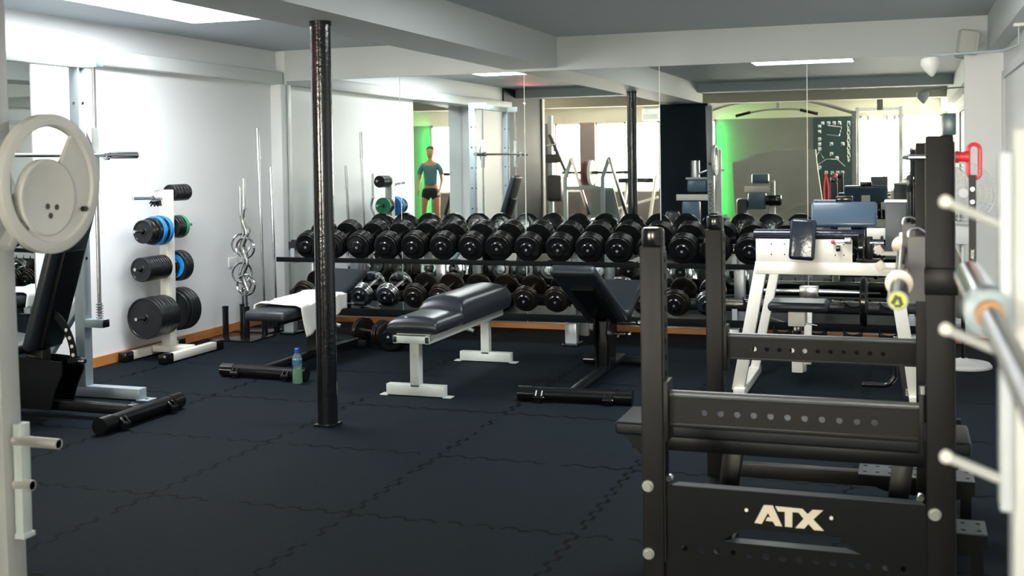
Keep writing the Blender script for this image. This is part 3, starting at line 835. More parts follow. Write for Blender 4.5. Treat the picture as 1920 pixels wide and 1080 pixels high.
bar = G().cyl((rx+.037, 4.78, 1.564), (rx+.037, 6.16, 1.564), .0135, n=18).build('bar', CHROME, t)
for y0, y1 in ((6.18, 6.48), (4.52, 4.82)):
    G().cyl((rx+.037, y0, 1.564), (rx+.037, y1, 1.564), .0235, n=28).build('bar_sleeve', CHROME, bar)
    yy = y0 if y0 > 5 else y1
    G().cyl((rx+.037, yy-.012, 1.564), (rx+.037, yy+.006, 1.564), .034, n=28).build('collar_ring', CHROME, bar)

# bench under the guided bar: foot tube along Y, axis towards the wall
byc = 5.62
t = thing('adjustable_bench', 'black adjustable bench with near-vertical backrest inside the guided bar frame', 'bench', (-4.8, byc, 0), 0, 'black adjustable benches')
t_foot(t, (-4.25, byc, .048), .36, (0, 1, 0), r=.046)
G().bar((-5.43, byc, .062), (-4.26, byc, .062), .075, .06, bev=.015).build('spine', FRAME_BLK, t)
g = G()
g.bb((-4.33, byc-.03, .088), (-4.29, byc+.03, .094)); g.cyl((-4.31, byc, .094), (-4.31, byc, .104), .009, n=6)
g.build('joint_bolt', CHROME, t)
for y in (-.10, .088):
    G().prism([(-.32, .05), (-.02, .05), (.02, .17), (.07, .27), (.07, .34), (-.30, .36), (-.33, .2)], (-4.80, byc+y, 0), (1, 0, 0), (0, 0, 1), -.012).build('side_plate', FRAME_BLK, t)
G().bb((-5.05, byc-.04, .05), (-4.92, byc+.04, .40), bev=.01).build('column', FRAME_BLK, t)
slab((-4.955, byc, .40), (-4.66, byc, 1.29), .30, .07, VINYL, 'backrest', t, (1, 0, -.2), bev=.028)
slab((-4.895, byc, .42), (-4.71, byc, 1.0), .17, .04, FRAME_BLK, 'backrest_frame', t, (1, 0, -.2), bev=.004)
slab((-5.02, byc, .40), (-5.46, byc, .46), .32, .07, VINYL, 'seat', t, (0, 0, 1), bev=.028)
# quarter-circle adjustment arc with holes
g = G(); n = 18; R0, R1 = .30, .345
cx, cz = -5.0, .36
pts = [(cx+R1*math.cos(a), cz+R1*math.sin(a)) for a in [1.05*k/n for k in range(n+1)]] + [(cx+R0*math.cos(a), cz+R0*math.sin(a)) for a in [1.05*(n-k)/n for k in range(n+1)]]
g.prism(pts, (0, byc-.05, 0), (1, 0, 0), (0, 0, 1), .008); arc = g.build('adjustment_arc', FRAME_BLK, t)
for k in range(4):
    a = .06+.16*k; g = G().cyl((cx+(R0+R1)/2*math.cos(a), byc-.06, cz+(R0+R1)/2*math.sin(a)), (cx+(R0+R1)/2*math.cos(a), byc-.05, cz+(R0+R1)/2*math.sin(a)), .011, n=14)
    g.build('arc_hole', WHITEP, arc)
G().cyl((-4.71, byc-.055, .335), (-4.64, byc-.055, .345), .018, n=18).build('adjuster_stem', FRAME_BLK, t)
G().lathe((-4.64, byc-.055, .345), (1, 0, 0), [(0, .014), (.01, .02), (.035, .022), (.045, .014), (.045, 0)], n=18).build('pull_knob', CHROME, t)

# ============================================================ FOREGROUND CAM MACHINE (far left)
mx, my = -2.655, 2.835
t = thing('cam_machine', 'pale grey selector machine at the left edge with a big crescent-cut cam disc', 'exercise machine', (mx, my, 0), 0)
post_ = G().bar((mx, my, .0), (mx-.035, my, 2.22), .09, .08, up=(0, 1, 0)).build('post', GREYMET_F, t)
xx = Vector((0, 0, -1)); nn = Vector((0, 1, 0)); yy = nn.cross(xx)
text_mesh('PARAMOUNT', .085, M('dark_lettering', (.03, .03, .03), .6), 'lettering', post_, Vector((mx-.013, my+.0415, .87))-Vector((mx, my, 0)), Matrix((xx, yy, nn)).transposed(), sx=.95)
G().bb((mx+.045, my-.01, .365), (mx+.075, my+.03, .708), bev=.002).build('guard_strip', GREYMET_L, t)
G().bb((mx+.045, my-.015, .352), (mx+.082, my+.035, .368), bev=.002).build('strip_foot', GREYMET_L, t)
for z, L_ in ((.654, .17), (.519, .067)):
    p = G().lathe((mx+.04, my+.0, z), (1, 0, 0), [(0, .016), (L_, .016), (L_, .0135), (0, .0135)], n=24).build('peg', M('satin_steel', (.75, .72, .68), .32, .7), t)
    G().lathe((mx+.04, my+.0, z), (1, 0, 0), [(L_-.003, .0133), (L_-.003, 0)], n=20).build('peg_plug', RUBBER, p)
# disc standing in a plane across the room, opening on its far upper left
cy, cz, R = 2.985, 1.443, .222
xF = -2.585
g = G().lathe((xF, cy, cz), (1, 0, 0), [(-.017, R-.004), (-.014, R), (.014, R), (.017, R-.005), (.017, R-.034), (.010, R-.040), (-.010, R-.040), (-.017, R-.034)], n=84, closed=True)
dsc = g.build('cam_rim', DISC, t)
hy, hz, hr = 2.966, 1.400, .123
g = G(); N_ = 64; outer = []; inner = []
for k in range(N_+1):
    a = math.radians(-127+(k/N_)*184)
    outer.append(Vector((0, cy+(R-.038)*math.cos(a), cz+(R-.038)*math.sin(a))))
    d = Vector((0, outer[-1].y-hy, outer[-1].z-hz)); d.normalize()
    inner.append(Vector((0, hy, hz))+d*(hr-.01))
V = [p+Vector((xF+.008, 0, 0)) for p in outer]+[p+Vector((xF+.008, 0, 0)) for p in inner]+[p+Vector((xF-.008, 0, 0)) for p in outer]+[p+Vector((xF-.008, 0, 0)) for p in inner]
F = []; m_ = N_+1
for k in range(N_):
    F += [(k, k+1, m_+k+1, m_+k), (2*m_+k, 3*m_+k, 3*m_+k+1, 2*m_+k+1), (m_+k, m_+k+1, 3*m_+k+1, 3*m_+k)]
F += [(0, m_, 3*m_, 2*m_), (N_, 2*m_+N_, 3*m_+N_, m_+N_)]
g._add(V, F); g.build('cam_web', DISC, dsc, angle=30)
hubp = G().lathe((xF, hy, hz), (1, 0, 0), [(-.012, hr), (.010, hr), (.014, hr-.005), (.014, hr-.012), (.012, hr-.017), (.012, 0)], n=60).build('cam_hub_plate', DISC, t)
for dy, dz in ((-.006, -.028), (.035, -.032), (.006, -.058)):
    G().cyl((xF+.011, hy+dy, hz+dz), (xF+.0135, hy+dy, hz+dz), .0095, n=16).build('bolt_recess', M('brown_recess', (.07, .05, .04), .6), hubp)
G().cyl((xF-.02, 3.126, 1.357), (xF+.022, 3.126, 1.357), .009, n=12).build('rim_bolt', RUBBER, dsc)
G().bar((xF-.03, 2.815, 1.25), (xF-.03, 2.92, 1.375), .03, .055, up=(1, 0, 0)).build('arm', GREYMET_F, t)
G().cyl((xF-.02, 2.86, 1.276), (xF-.005, 2.86, 1.276), .012, n=6).build('bolt', RUBBER, t)
G().cyl((xF, hy, hz), (xF-.10, hy, hz), .02, n=16).build('axle', CHROME_D, t)
G().bar((xF-.08, hy, hz), (xF-.08, my+.02, hz-.02), .04, .04, up=(1, 0, 0)).build('axle_arm', GREYMET_F, t)
# the rest of the machine, out of the frame but seen in the mirror
G().bb((-2.66, 2.52, .6), (-2.56, 2.60, 1.60), bev=.03).build('guide_column', CREAM, t)
G().bb((-2.56, 2.54, 1.28), (-2.52, 2.56, 1.31)).build('hook_arm', CREAM, t)
G().bb((-3.17, my-.03, .87), (mx-.04, my+.03, .955), bev=.004).build('cross_arm', CREAM, t)
G().bb((-3.09, my-.07, .50), (-2.83, my+.05, .86), bev=.03).build('side_pad', VINYL_B, t)
G().bb((-3.01, my-.1, .99), (-2.73, my+.06, 1.17), bev=.03).build('head_pad', VINYL_B, t)
G().bb((-3.03, my-.1, 1.17), (-2.71, my+.06, 1.2), bev=.01).build('pad_tray', GREYMET_L, t)
G().cyl((-2.91, 2.74, 1.20), (-2.91, 2.74, 1.44), .062, n=28).build('chrome_roller', CHROME, t)
G().bar((-2.86, 2.76, 1.25), (-2.69, 2.78, 1.31), .03, .03).build('roller_arm', CHROME_D, t)
G().bb((-3.2, 2.4, 0), (-2.6, 2.79, .05), bev=.01).build('base', RUBBER, t)
G().bb((-3.33, my-.08, .2), (-3.12, my+.1, .72), bev=.06).build('backrest', VINYL, t)

# ============================================================ BLACK POWER RACK
XA, XR_, YA, YR = -.831, .095, 3.895, 5.24
t = thing('power_rack', 'matte black half-height power rack with ATX side plate, in the right foreground', 'power rack', (-.37, 4.5, 0))
RM = FRAME_GREYBLK
P_ = .04
def post(x, y, h, cap=True, wide=P_, low=0.0):
    g = G()
    g.bb((x-wide, y-P_, .0), (x+wide-.004, y+P_, h), bev=.006)
    # perforated right-hand face
    n = int((h-.08)/.056)
    g.holed((x+wide-.004, y-.034, h-.02-n*.056), (0, 0, 1), (0, 1, 0), .056, .068, n, .0115, -.004, 12)
    p = g.build('post', RM, t)
    if cap:
        G().lathe((x, y, h), (0, 0, 1), [(0, .037), (.004, .039), (.05, .039), (.058, .036), (.060, .030), (.060, 0)], n=36).build('post_cap', GLOSS_BLK, p)
        G().lathe((x, y, h+.059), (0, 0, 1), [(0, .030), (.003, .034), (.0035, .028), (.0035, 0)], n=30).build('cap_top', CHROME, p)
    return p
pA = post(XA, YA, 1.195); pB = post(XA, YR, 1.17); pR = post(XR_, YA, 1.555, False, .044)
pM = post(.065, 4.55, 1.54, False); pR2 = post(XR_, YR, 1.17, True)
G().bb((XR_+.008, YA-.035, 1.555), (XR_+.048, YA+.035, 1.625), bev=.004).build('top_tab', M('steel_blue_tab', (.03, .07, .09), .3), pR)
for x in (XA, XR_):
    g = G().bb((x-.035, YA-.3, 0), (x+.035, YR+.3, .05), bev=.004); g.build('floor_beam', RM, t)
G().bb((XA+.04, YR-.03, .05), (XR_-.04, YR+.03, .11), bev=.004).build('rear_tie', RM, t)
G().bb((XR_-.048, YA-.046, 1.052), (XR_+.052, YA+.046, 1.138), bev=.004).build('collar_block', FRAME_BLK, pR)
g = G(); g.cyl((-.0, YA, 1.487), (XR_-.04, YA, 1.487), .0095, n=16); g.lathe((-.02, YA, 1.487), (1, 0, 0), [(0, 0), (.004, .007), (.022, .0105), (.024, .0105)], n=16)
g.build('chrome_pin', CHROME, pR)
for p, x, z in ((pA, XA-.018, .372), (pA, XA-.018, .138), (pR, XR_-.02, .354)):
    G().lathe((x, YA-P_-.001, z), (0, -1, 0), [(0, .021), (.004, .021), (.006, .019), (.006, .014), (.014, .013), (.014, 0)], n=24).build('bolt_head', BRASS, p)
for x in (XA+.058, XR_-.062):
    G().lathe((x, YA-.035, .405), (0, -1, 0), [(0, .014), (.012, .014), (.02, .010), (.02, 0)], n=14).build('chrome_bolt', CHROME, t)
# safety beams with a row of holes
for y in (YA, YR):
    g = G()
    x0, x1 = XA+.055, XR_-.062
    nn = 11; x_first = -.6856
    yy = y-.015
    g.holed((x_first, yy, .588), (1, 0, 0), (0, 0, 1), .0552, .084, nn, .0105, -.005, 16, pad0=x_first-x0, pad1=x1-(x_first+nn*.0552))
    g.bb((x0, yy+.001, .580), (x1, yy+.03, .586)); 
    g.bb((x0, yy-.004, .672), (x1, yy+.03, .678))
    sb = g.build('safety_beam', RM, t)
    G().tube([(x0-.012, yy+.012, .672), (x0, yy+.012, .688), (x1, yy+.012, .688)], .0125, n=14).build('protector_rail', M('worn_rail', (.09, .1, .11), .3), sb)
    for x in (x0-.012, x1):
        G().bb((x-.004, y-.045, .53), (x+.012, y+.045, .735), bev=.003).build('bracket', RM, sb)
    G().cyl((x1+.006, y-.03, .735), (x1+.006, y-.03, .76), .012, n=12).build('locking_pin', CHROME_D, sb)
G().cyl((XR_+.036, YR-.08, .335), (XR_+.11, YR-.08, .335), .045, n=24).build('rubber_roller', RUBBER, t)
# branded side plate with slot
yf = YA-.022
X0, X1 = XA+.035, XR_-.036
PLM = FRAME_BLK
g = G()
Y_ = (0, 0, 1)
def quad(g, pts, th=-.005): g.prism(pts, (0, yf, 0), (1, 0, 0), (0, 0, 1), th)
quad(g, [(X0, .247), (X1, .247), (X1, .35), (X1-.012, .375), (X0+.03, .375), (X0, .392)])
quad(g, [(X0, .196), (-.605, .196), (-.53, .247), (X0, .247)])
quad(g, [(-.15, .196), (X1, .196), (X1, .247), (-.22, .247)])
g.holed((-.755, yf, .125), (1, 0, 0), (0, 0, 1), .0545, .071, 14, .0105, -.005, 16, pad0=-.755-X0, pad1=X1-(-.755+14*.0545))
quad(g, [(X0, .03), (X1, .03), (X1, .125), (X0, .125)])
sp_ = g.build('side_plate', PLM, t, smooth=False)
g = G(); g.prism([(X0+.02, 0), (X1-.012, 0), (X1-.03, .045), (X0+.04, .045)], (0, yf+.004, .371), (1, 0, 0), (0, 1, 0), .005)
g.build('top_flange', M('lit_tone_flange', (.03, .038, .05), .3, spec=.6), sp_)  # ceiling light on the upward face is put into this lighter bluish colour
g = G(); g.prism([(-.605, 0), (-.15, 0), (-.20, .05), (-.56, .05)], (0, yf+.004, .192), (1, 0, 0), (0, 1, 0), .004)
g.build('slot_flange', M('lit_tone_flange', (.03, .038, .05), .3, spec=.6), sp_)  # same lighter tone, with the light from above put into the colour
A_ = [(662, 518), (732, 383), (797, 381), (865, 526), (815, 526), (798, 497), (745, 496), (758, 468), (778, 469), (762, 438), (715, 521)]
TXp = [(815, 384), (1012, 387), (1050, 423), (1085, 388), (1160, 387), (1090, 457), (1165, 532), (1095, 533), (1055, 492), (1025, 527), (960, 529), (1020, 458), (985, 417), (940, 417), (938, 526), (885, 526), (885, 419), (835, 420)]
def letters(ox, oz, sc, y, parent, mat, R=None):
    for pts, nm in ((A_, 'letter_a'), (TXp, 'letters_tx')):
        g = G()
        P2 = [((p[0]-912)*sc, -(p[1]-457)*sc*1.04) for p in pts]
        if R == 'up': g.prism([(-q[1], q[0]) for q in P2], (ox, y, oz), (1, 0, 0), (0, 0, 1), -.0015)
        else: g.prism(P2, (ox, y, oz), (1, 0, 0), (0, 0, 1), -.0015)
        g.b.normal_update()
        bmesh.ops.triangulate(g.b, faces=[f for f in g.b.faces if len(f.verts) > 4])
        g.build(nm, mat, parent, smooth=False)
letters(-.380, .299, .000447, yf-.0016, sp_, LETTER)
for x, z in ((-.518, .312), (-.243, .309)):
    G().cyl((x, yf, z), (x, yf-.004, z), .006, n=12).build('rivet', WHITEP, sp_)
# hooks carrying the barbell
for y in (YA, 4.55):
    h = G()
    x1 = XR_-.045 if y == YA else .03
    h.bb((x1-.052, y-.03, 1.03), (x1-.044, y+.03, 1.245)); h.bb((x1-.044, y-.03, 1.03), (x1, y-.024, 1.235)); h.bb((x1-.044, y+.024, 1.03), (x1, y+.03, 1.235))
    hk = h.build('bar_hook', M('worn_hook', (.03, .035, .038), .35), t)
    G().tube([(x1-.050, y-.028, 1.235), (x1-.046, y-.028, 1.255), (x1-.02, y-.028, 1.262), (x1, y-.028, 1.25)], .005, n=8, smooth=4).build('hook_edge', CHROME_D, hk)
    G().bb((x1-.13, y-.024, 1.118), (x1-.05, y+.024, 1.130), bev=.003).build('hook_lip', M('pale_liner', (.6, .58, .52), .5), hk)
    G().bar((x1-.128, y, 1.124), (x1-.145, y, 1.150), .03, .008, up=(0, 1, 0)).build('hook_nose', M('pale_liner', (.6, .58, .52), .5), hk)
# two straps on the rack
def strap(x, y, z0, z1, label, snaps=True, lean=0):
    s_ = thing('pull_strap', label, 'strap', (x, y, z1))
    g = G().prism([(-.011, z0), (.011, z0), (.011+lean, z1), (-.011+lean, z1)], (x, y, 0), (1, 0, 0), (0, 0, 1), .003)
    b = g.build('webbing', RUBBER_M, s_)
    if snaps:
        for z in (z1-.045, z1-.085): G().lathe((x+lean, y-.003, z), (0, -1, 0), [(0, .007), (.003, .006), (.003, 0)], n=14).build('snap', CHROME_D, b)
    letters(x+lean*.3, z0+.06 if snaps else (z0+z1)/2, .000062 if snaps else .00007, y-.0045, b, WHITEP, 'up')
hh = thing('locking_handle', 'red oval pull handle on a red pin in the tall rack post', 'handle', (.155, YA, 1.487))
G().lathe((.141, YA, 1.487), (1, 0, 0), [(0, .019), (.01, .019), (.012, .016), (.024, .016), (.034, .019), (.038, .019)], n=24).build('pin_boss', RED, hh)
pts = [(.196+.017*math.cos(a), YA, 1.509+.017*math.sin(a)) for a in [PI*k/10 for k in range(11)]] + [(.196+.017*math.cos(a), YA, 1.435+.017*math.sin(a)) for a in [PI+PI*k/10 for k in range(11)]]
G().tube(pts+[pts[0]], .0065, n=10).build('loop', RED, hh)
strap(.190, YA-.012, 1.12, 1.43, 'black webbing strap hanging from the red pull handle')
strap(.0, YR-.07, .36, .60, 'black webbing strap hanging low behind the rack safety beam', False, -.03)
# Olympic barbell on the hooks
t = thing('barbell', 'long chrome barbell with lime end cap lying across the black rack hooks', 'barbell', (-.025, 4.0, 1.145))
def oly(t, x, z, y0, y1, capm, sl=.42, far=True):
    sh = G().cyl((x, y0+sl, z), (x, y1-sl, z), .0142, n=24).build('shaft', CHROME, t)
    for a, c in ((y0, y0+sl-.03), (y1-sl+.03, y1)):
        s_ = G().lathe((x, a, z), (0, 1, 0), [(0, .022), (.003, .0248), (c-a, .0248)], n=32).build('sleeve', CHROME, t)
    for yy in (y0+sl-.03, y1-sl):
        G().lathe((x, yy, z), (0, 1, 0), [(0, .024), (.002, .036), (.010, .037), (.022, .037), (.030, .026)], n=32).build('collar_ring', M('ivory_collar', (.75, .66, .55), .35, .3), t)
    G().lathe((x, y0-.001, z), (0, 1, 0), [(0, 0), (0, .0205), (.004, .0215)], n=28).build('end_cap', capm, t)
    G().lathe((x, y0-.001, z), (0, 1, 0), [(-.001, .0205), (-.001, .0245), (.004, .0245), (.004, .0205)], n=28, closed=True).build('cap_ring', M('grey_ring', (.3, .31, .3), .5, .3), t)
oly(t, -.025, 1.145, 2.92, 5.08, YEL)
g = G(); 
for dx, dz, w, h, a in ((-.007, .002, .010, .024, .5), (.006, -.001, .009, .022, -.3), (0, -.013, .016, .007, 0)):
    g.box((-.025+dx, 2.9185, 1.145+dz), (w, .001, h), Euler((0, a, 0)).to_matrix())
g.build('cap_mark', M('dark_cap_mark', (.05, .06, .05), .5), t)

# bench standing across inside the rack
t = thing('flat_bench', 'black flat bench standing across inside the black power rack', 'bench', (-.43, 4.30, 0))
cushion((-.42, 4.30, .492), (1.24, .29, .048), None, .012, 4).build('pad', M('satin_black_vinyl', (.007, .009, .012), .45, spec=.2), t)
G().bb((-.99, 4.22, .405), (.16, 4.38, .467), bev=.004).build('frame', FRAME_BLK, t)
for x in (-.62, -.02):
    l = G().bar((x, 4.30, .405), (x-.05, 4.30, .05), .07, .06, up=(0, 1, 0)).build('leg', FRAME_BLK, t)
    G().bb((x-.09, 4.08, 0), (x-.01, 4.48, .05), bev=.004).build('foot_bar', FRAME_BLK, l)
G().prism([(-1.02, .467), (-.95, .467), (-.85, .405), (-.92, .36)], (0, 4.21, 0), (1, 0, 0), (0, 0, 1), .02).build('end_bracket', FRAME_BLK, t)
# perforated trays at the rack foot
def tray(x0, x1, y0, y1, z, label):
    t = thing('perforated_tray', label, 'tray', ((x0+x1)/2, (y0+y1)/2, 0), 0, 'perforated trays at the rack foot')
    g = G(); n = max(2, int((x1-x0)/.045))
    w = (x1-x0)/n
    for r in range(2):
        g.holed((x0, y0+(y1-y0)*r/2, z), (1, 0, 0), (0, 1, 0), w, (y1-y0)/2, n, .009, -.003, 12)
    g.build('tread', M('lit_grey_steel', (.045, .055, .065), .4), t)
    g = G(); g.prism([(x0, z-.004), (x1, z-.004), (x1, z-.05), (x1-.08, z-.08), (x0+.10, z-.06), (x0, z-.02)], (0, y0, 0), (1, 0, 0), (0, 0, 1), -.004)
    g.build('gusset', FRAME_BLK, t); g = G()
    g.prism([(x0, z-.004), (x1, z-.004), (x1, z-.05), (x1-.08, z-.08), (x0+.10, z-.06), (x0, z-.02)], (0, y1, 0), (1, 0, 0), (0, 0, 1), -.004)
    g.build('gusset', FRAME_BLK, t)
    G().bb((x1-.05, (y0+y1)/2-.02, 0), (x1-.01, (y0+y1)/2+.02, z-.004)).build('leg', FRAME_BLK, t)
tray(-.19, .235, 4.66, 4.84, .25, 'black perforated tray low behind the tall rack post')
tray(.05, .25, 4.18, 4.34, .20, 'lower black perforated tray right of the tall rack post')

# ============================================================ CREAM LEG MACHINE
t = thing('leg_machine', 'cream steel exercise machine with black pads in front of the mirror, behind the black rack', 'exercise machine', (-.5, 7.5, 0))
YM = 7.25
def legx(xt, zt, xb, zb, y, w=.075, d=.06):
    return G().bar((xt, y, zt), (xb, y, zb), w, d, up=(0, 1, 0), bev=.004)
l = legx(-.865, .82, -1.015, .03, YM).build('leg', CREAM, t)
l2 = legx(-.085, .82, .03, .03, YM).build('leg', CREAM, t)
l3 = legx(-.84, .80, -1.0, .03, 7.95, .06).build('leg', CREAM, t)
for x, p in ((-1.0, l), (.02, l2)): G().bb((x-.035, 7.17, 0), (x+.035, 8.05, .055), bev=.004).build('foot_bar', CREAM, p)
G().bb((-.90, YM-.033, .768), (-.06, YM+.03, .845), bev=.004).build('cross_beam', CREAM, t)
G().bb((-.85, YM+.03, .77), (-.80, 7.95, .83), bev=.004).build('side_rail', CREAM, t)
fp = G().bb((-.895, YM-.03, .845), (-.32, YM-.018, .985), bev=.003).build('front_plate', CREAM, t)
g = G()
for x in (-.80, -.72, -.42, -.37):
    for z in (.89, .955): g.cyl((x, YM-.031, z), (x, YM-.034, z), .004, n=8)
g.build('screw', RUBBER, fp)
g = G().cyl((-.91, YM+.02, 1.01), (-.25, YM+.02, 1.01), .032, n=28); g.build('roller_pad', VINYL_N, t)
cushion((-.60, YM+.09, 1.0), (.52, .16, .05), None, .02).build('rest_pad', VINYL_N, t)
slab((-.615, YM-.095, .862), (-.60, YM-.065, 1.11), .155, .055, VINYL_N, 'shin_pad', t, (0, 1, 0), bev=.022)
slab((-.39, 7.62, 1.035), (-.39, 7.66, 1.195), .405, .055, M('blue_black_vinyl', (.06, .10, .15), .22, bump=.15, bscale=30, coat=.3), 'back_pad', t, (0, 1, 0), bev=.02)
G().bb((-.44, 7.64, 1.19), (-.335, 7.70, 1.232), bev=.008).build('handle_block', RUBBER, t)
G().bb((-.43, 7.66, .84), (-.35, 7.72, 1.10), bev=.004).build('pad_post', CREAM, t)
G().bb((-.25, 7.60, .96), (-.12, 7.68, 1.03), bev=.004).build('arm', CREAM, t)
hb = G().bb((-.135, 7.42, .85), (-.012, 7.54, 1.20), bev=.004).build('pivot_housing', M('slate_housing', (.06, .07, .075), .4), t)
G().bb((-.14, 7.415, 1.2), (-.007, 7.545, 1.215), bev=.004).build('housing_cap', CREAM, hb)
cm = G().lathe((-.29, YM+.02, .935), (1, 0, 0), [(0, .02), (0, .085), (.006, .09), (.03, .09), (.036, .085), (.036, .02)], n=32).build('cam_disc', RUBBER, t)
G().bb((-.245, YM-.01, .862), (-.205, YM+.05, 1.0), bev=.006).build('carrier_arm', FRAME_BLK, t)
G().bb((-.30, YM-.02, .848), (-.14, YM+.05, .866), bev=.003).build('cam_bracket', FRAME_BLK, t)
g = G()
for z in (.895, .93): g.bb((-.195, YM-.02, z), (-.16, YM+.01, z+.016), bev=.002)
g.build('chain_link', CHROME_D, cm)
G().bb((-.16, YM+.0, .85), (-.145, YM+.12, 1.0), bev=.003).build('guard_sheet', FRAME_BLK, t)
G().cyl((-.22, YM-.01, .965), (-.14, YM-.01, .965), .014, n=16).build('chrome_spindle', CHROME, t)
G().cyl((-.42, YM-.05, .972), (-.36, YM-.05, .975), .009, n=12).build('lever_stem', WHITEPL, t)
G().lathe((-.445, YM-.05, .971), (1, 0, 0), [(0, 0), (.002, .010), (.015, .013), (.026, .009)], n=14).build('red_knob', RED, t)
G().bb((-.365, YM-.065, .96), (-.325, YM-.03, 1.0), bev=.004).build('latch', CHROME_D, t)
G().bb((-.415, YM-.06, .915), (-.39, YM-.035, .95), bev=.004).build('catch', RUBBER, t)
# seat on its own post
cushion((-.675, 7.66, .525), (.375, .30, .062), None, .028).build('seat', VINYL, t)
sp_ = G().bb((-.715, 7.56, .10), (-.645, 7.62, .30), bev=.003).build('seat_post', CREAM, t)
G().bb((-.705, 7.565, .30), (-.655, 7.615, .40), bev=.003).build('inner_post', RUBBER, sp_)
G().bb((-.735, 7.55, .40), (-.63, 7.75, .492), bev=.004).build('seat_bracket', CREAM, sp_)
G().tube([(-.655, 7.60, .42), (-.56, 7.62, .40)], .006).build('seat_lever', CHROME, sp_)
G().bar((-.68, 7.59, .12), (-.68, 7.97, .06), .05, .05).build('base_strut', CREAM, t)
# rear weight axle with dark plate, seen below the beam
ax = G().cyl((-.95, 8.12, .56), (-.27, 8.12, .56), .017, n=18).build('weight_axle', CHROME_D, t)
G().bb((-.71, 8.07, .52), (-.585, 8.17, .60), bev=.006).build('axle_block', CHROME_D, ax)
G().lathe((-.31, 8.12, .50), (1, 0, 0), [(0, .02), (0, .16), (.01, .17), (.035, .17), (.045, .16), (.045, .02)], n=36).build('weight_disc', RUBBER, ax)
G().bar((-.65, 8.12, .54), (-.65, 7.97, .08), .05, .04).build('axle_strut', CREAM, t)
G().tube([(-.075, YM, .40), (-.075, YM-.0, .20), (-.085, YM, .15), (-.12, YM, .112), (-.17, YM, .105), (-.27, YM, .105)], .016, n=12, smooth=4).build('foot_lever', GLOSS_BLK, t)
G().cyl((-.10, YM-.02, .355), (-.03, YM-.02, .355), .022, n=16).build('lever_knob', RUBBER, t)

# ============================================================ FAN, SPEAKER, LAMP
fx, fy = .36, 8.62
t = thing('standing_fan', 'white pedestal fan standing by the right end of the mirror', 'fan', (fx, fy, 0))
G().lathe((fx, fy, 0), (0, 0, 1), [(0, .19), (.012, .19), (.03, .175), (.045, .05), (.06, .03), (.06, 0)], n=48).build('base', WHITEPL, t)
G().cyl((fx, fy, .05), (fx, fy, .62), .014, n=16).build('lower_pole', RUBBER, t)
G().cyl((fx, fy, .60), (fx, fy, 1.12), .011, n=16).build('upper_pole', WHITEPL, t)
G().bb((fx-.05, fy-.04, .86), (fx+.05, fy+.03, 1.02), bev=.012).build('control_box', WHITEPL, t)
G().cyl((fx, fy+.0, 1.22), (fx-.01, fy+.14, 1.22), .055, .045, n=24).build('motor', WHITEPL, t)
g = G()
for r, dy in ((.215, 0), (.205, -.03), (.18, -.045), (.145, -.055), (.105, -.06), (.06, -.064), (.205, .03), (.15, .045), (.08, .05)):
    pts = [(fx+r*math.cos(2*PI*k/36), fy-.06+dy, 1.22+r*math.sin(2*PI*k/36)) for k in range(37)]
    g.tube(pts, .0022 if r < .21 else .006, n=5, caps=False)
for k in range(32):
    a = 2*PI*k/32
    pts = [(fx+r*math.cos(a), fy-.06+dy, 1.22+r*math.sin(a)) for r, dy in ((.03, -.066), (.105, -.06), (.18, -.045), (.215, 0), (.15, .045), (.05, .05))]
    g.tube(pts, .0016, n=4, caps=False)
g.build('guard', WHITEPL, t)
g = G()
for k in range(3):
    a = 2*PI*k/3; c, s_ = math.cos(a), math.sin(a)
    pp = [(.02, -.02), (.08, -.06), (.18, -.07), (.19, .02), (.12, .06), (.03, .03)]
    g.prism([(x*c-y*s_, x*s_+y*c) for x, y in pp], (fx, fy-.06, 1.22), (1, 0, 0), (.0, .25, .97), .003)
g.build('blades', GREYPL, t)
G().lathe((fx, fy-.128, 1.22), (0, -1, 0), [(0, .035), (.006, .03), (.006, 0)], n=24).build('hub_badge', WHITEPL, t)
t = thing('wall_speaker', 'small pale loudspeaker mounted high above the mirror on the right', 'speaker', (.437, 9.45, 2.33))
R = Euler((.1, .12, .35)).to_matrix()
G().box((.437, 9.45, 2.34), (.145, .12, .19), R, .03, 4).build('cabinet', GREYPL, t)
G().box((.432, 9.385, 2.34), (.12, .012, .165), R, .01, 3).build('grille', M('pale_grille', (.55, .57, .53), .8), t)
G().tube([(.46, 9.50, 2.27), (.51, 9.57, 2.29), (.56, 9.655, 2.35)], .008).build('bracket', WHITEPL, t)
t = thing('spot_lamp', 'grey shield-shaped spot lamp on a rail below the ceiling at the right', 'lamp', (.13, 7.65, 2.5))
G().tube([(.13, 7.65, 2.105), (.54, 7.65, 2.12), (.64, 7.65, 2.15), (.64, 7.65, 2.28)], .007, n=10).build('arm', GREYMET, t)
G().bb((.61, 7.61, 2.262), (.67, 7.69, 2.28)).build('mount', WHITEPL, t)
G().lathe((.13, 7.65, 2.10), (.1, -.15, -1), [(0, .02), (.0, .030), (.015, .055), (.045, .060), (.075, .048), (.105, .026), (.125, .010), (.128, 0)], n=32).build('shade', GREYPL, t)

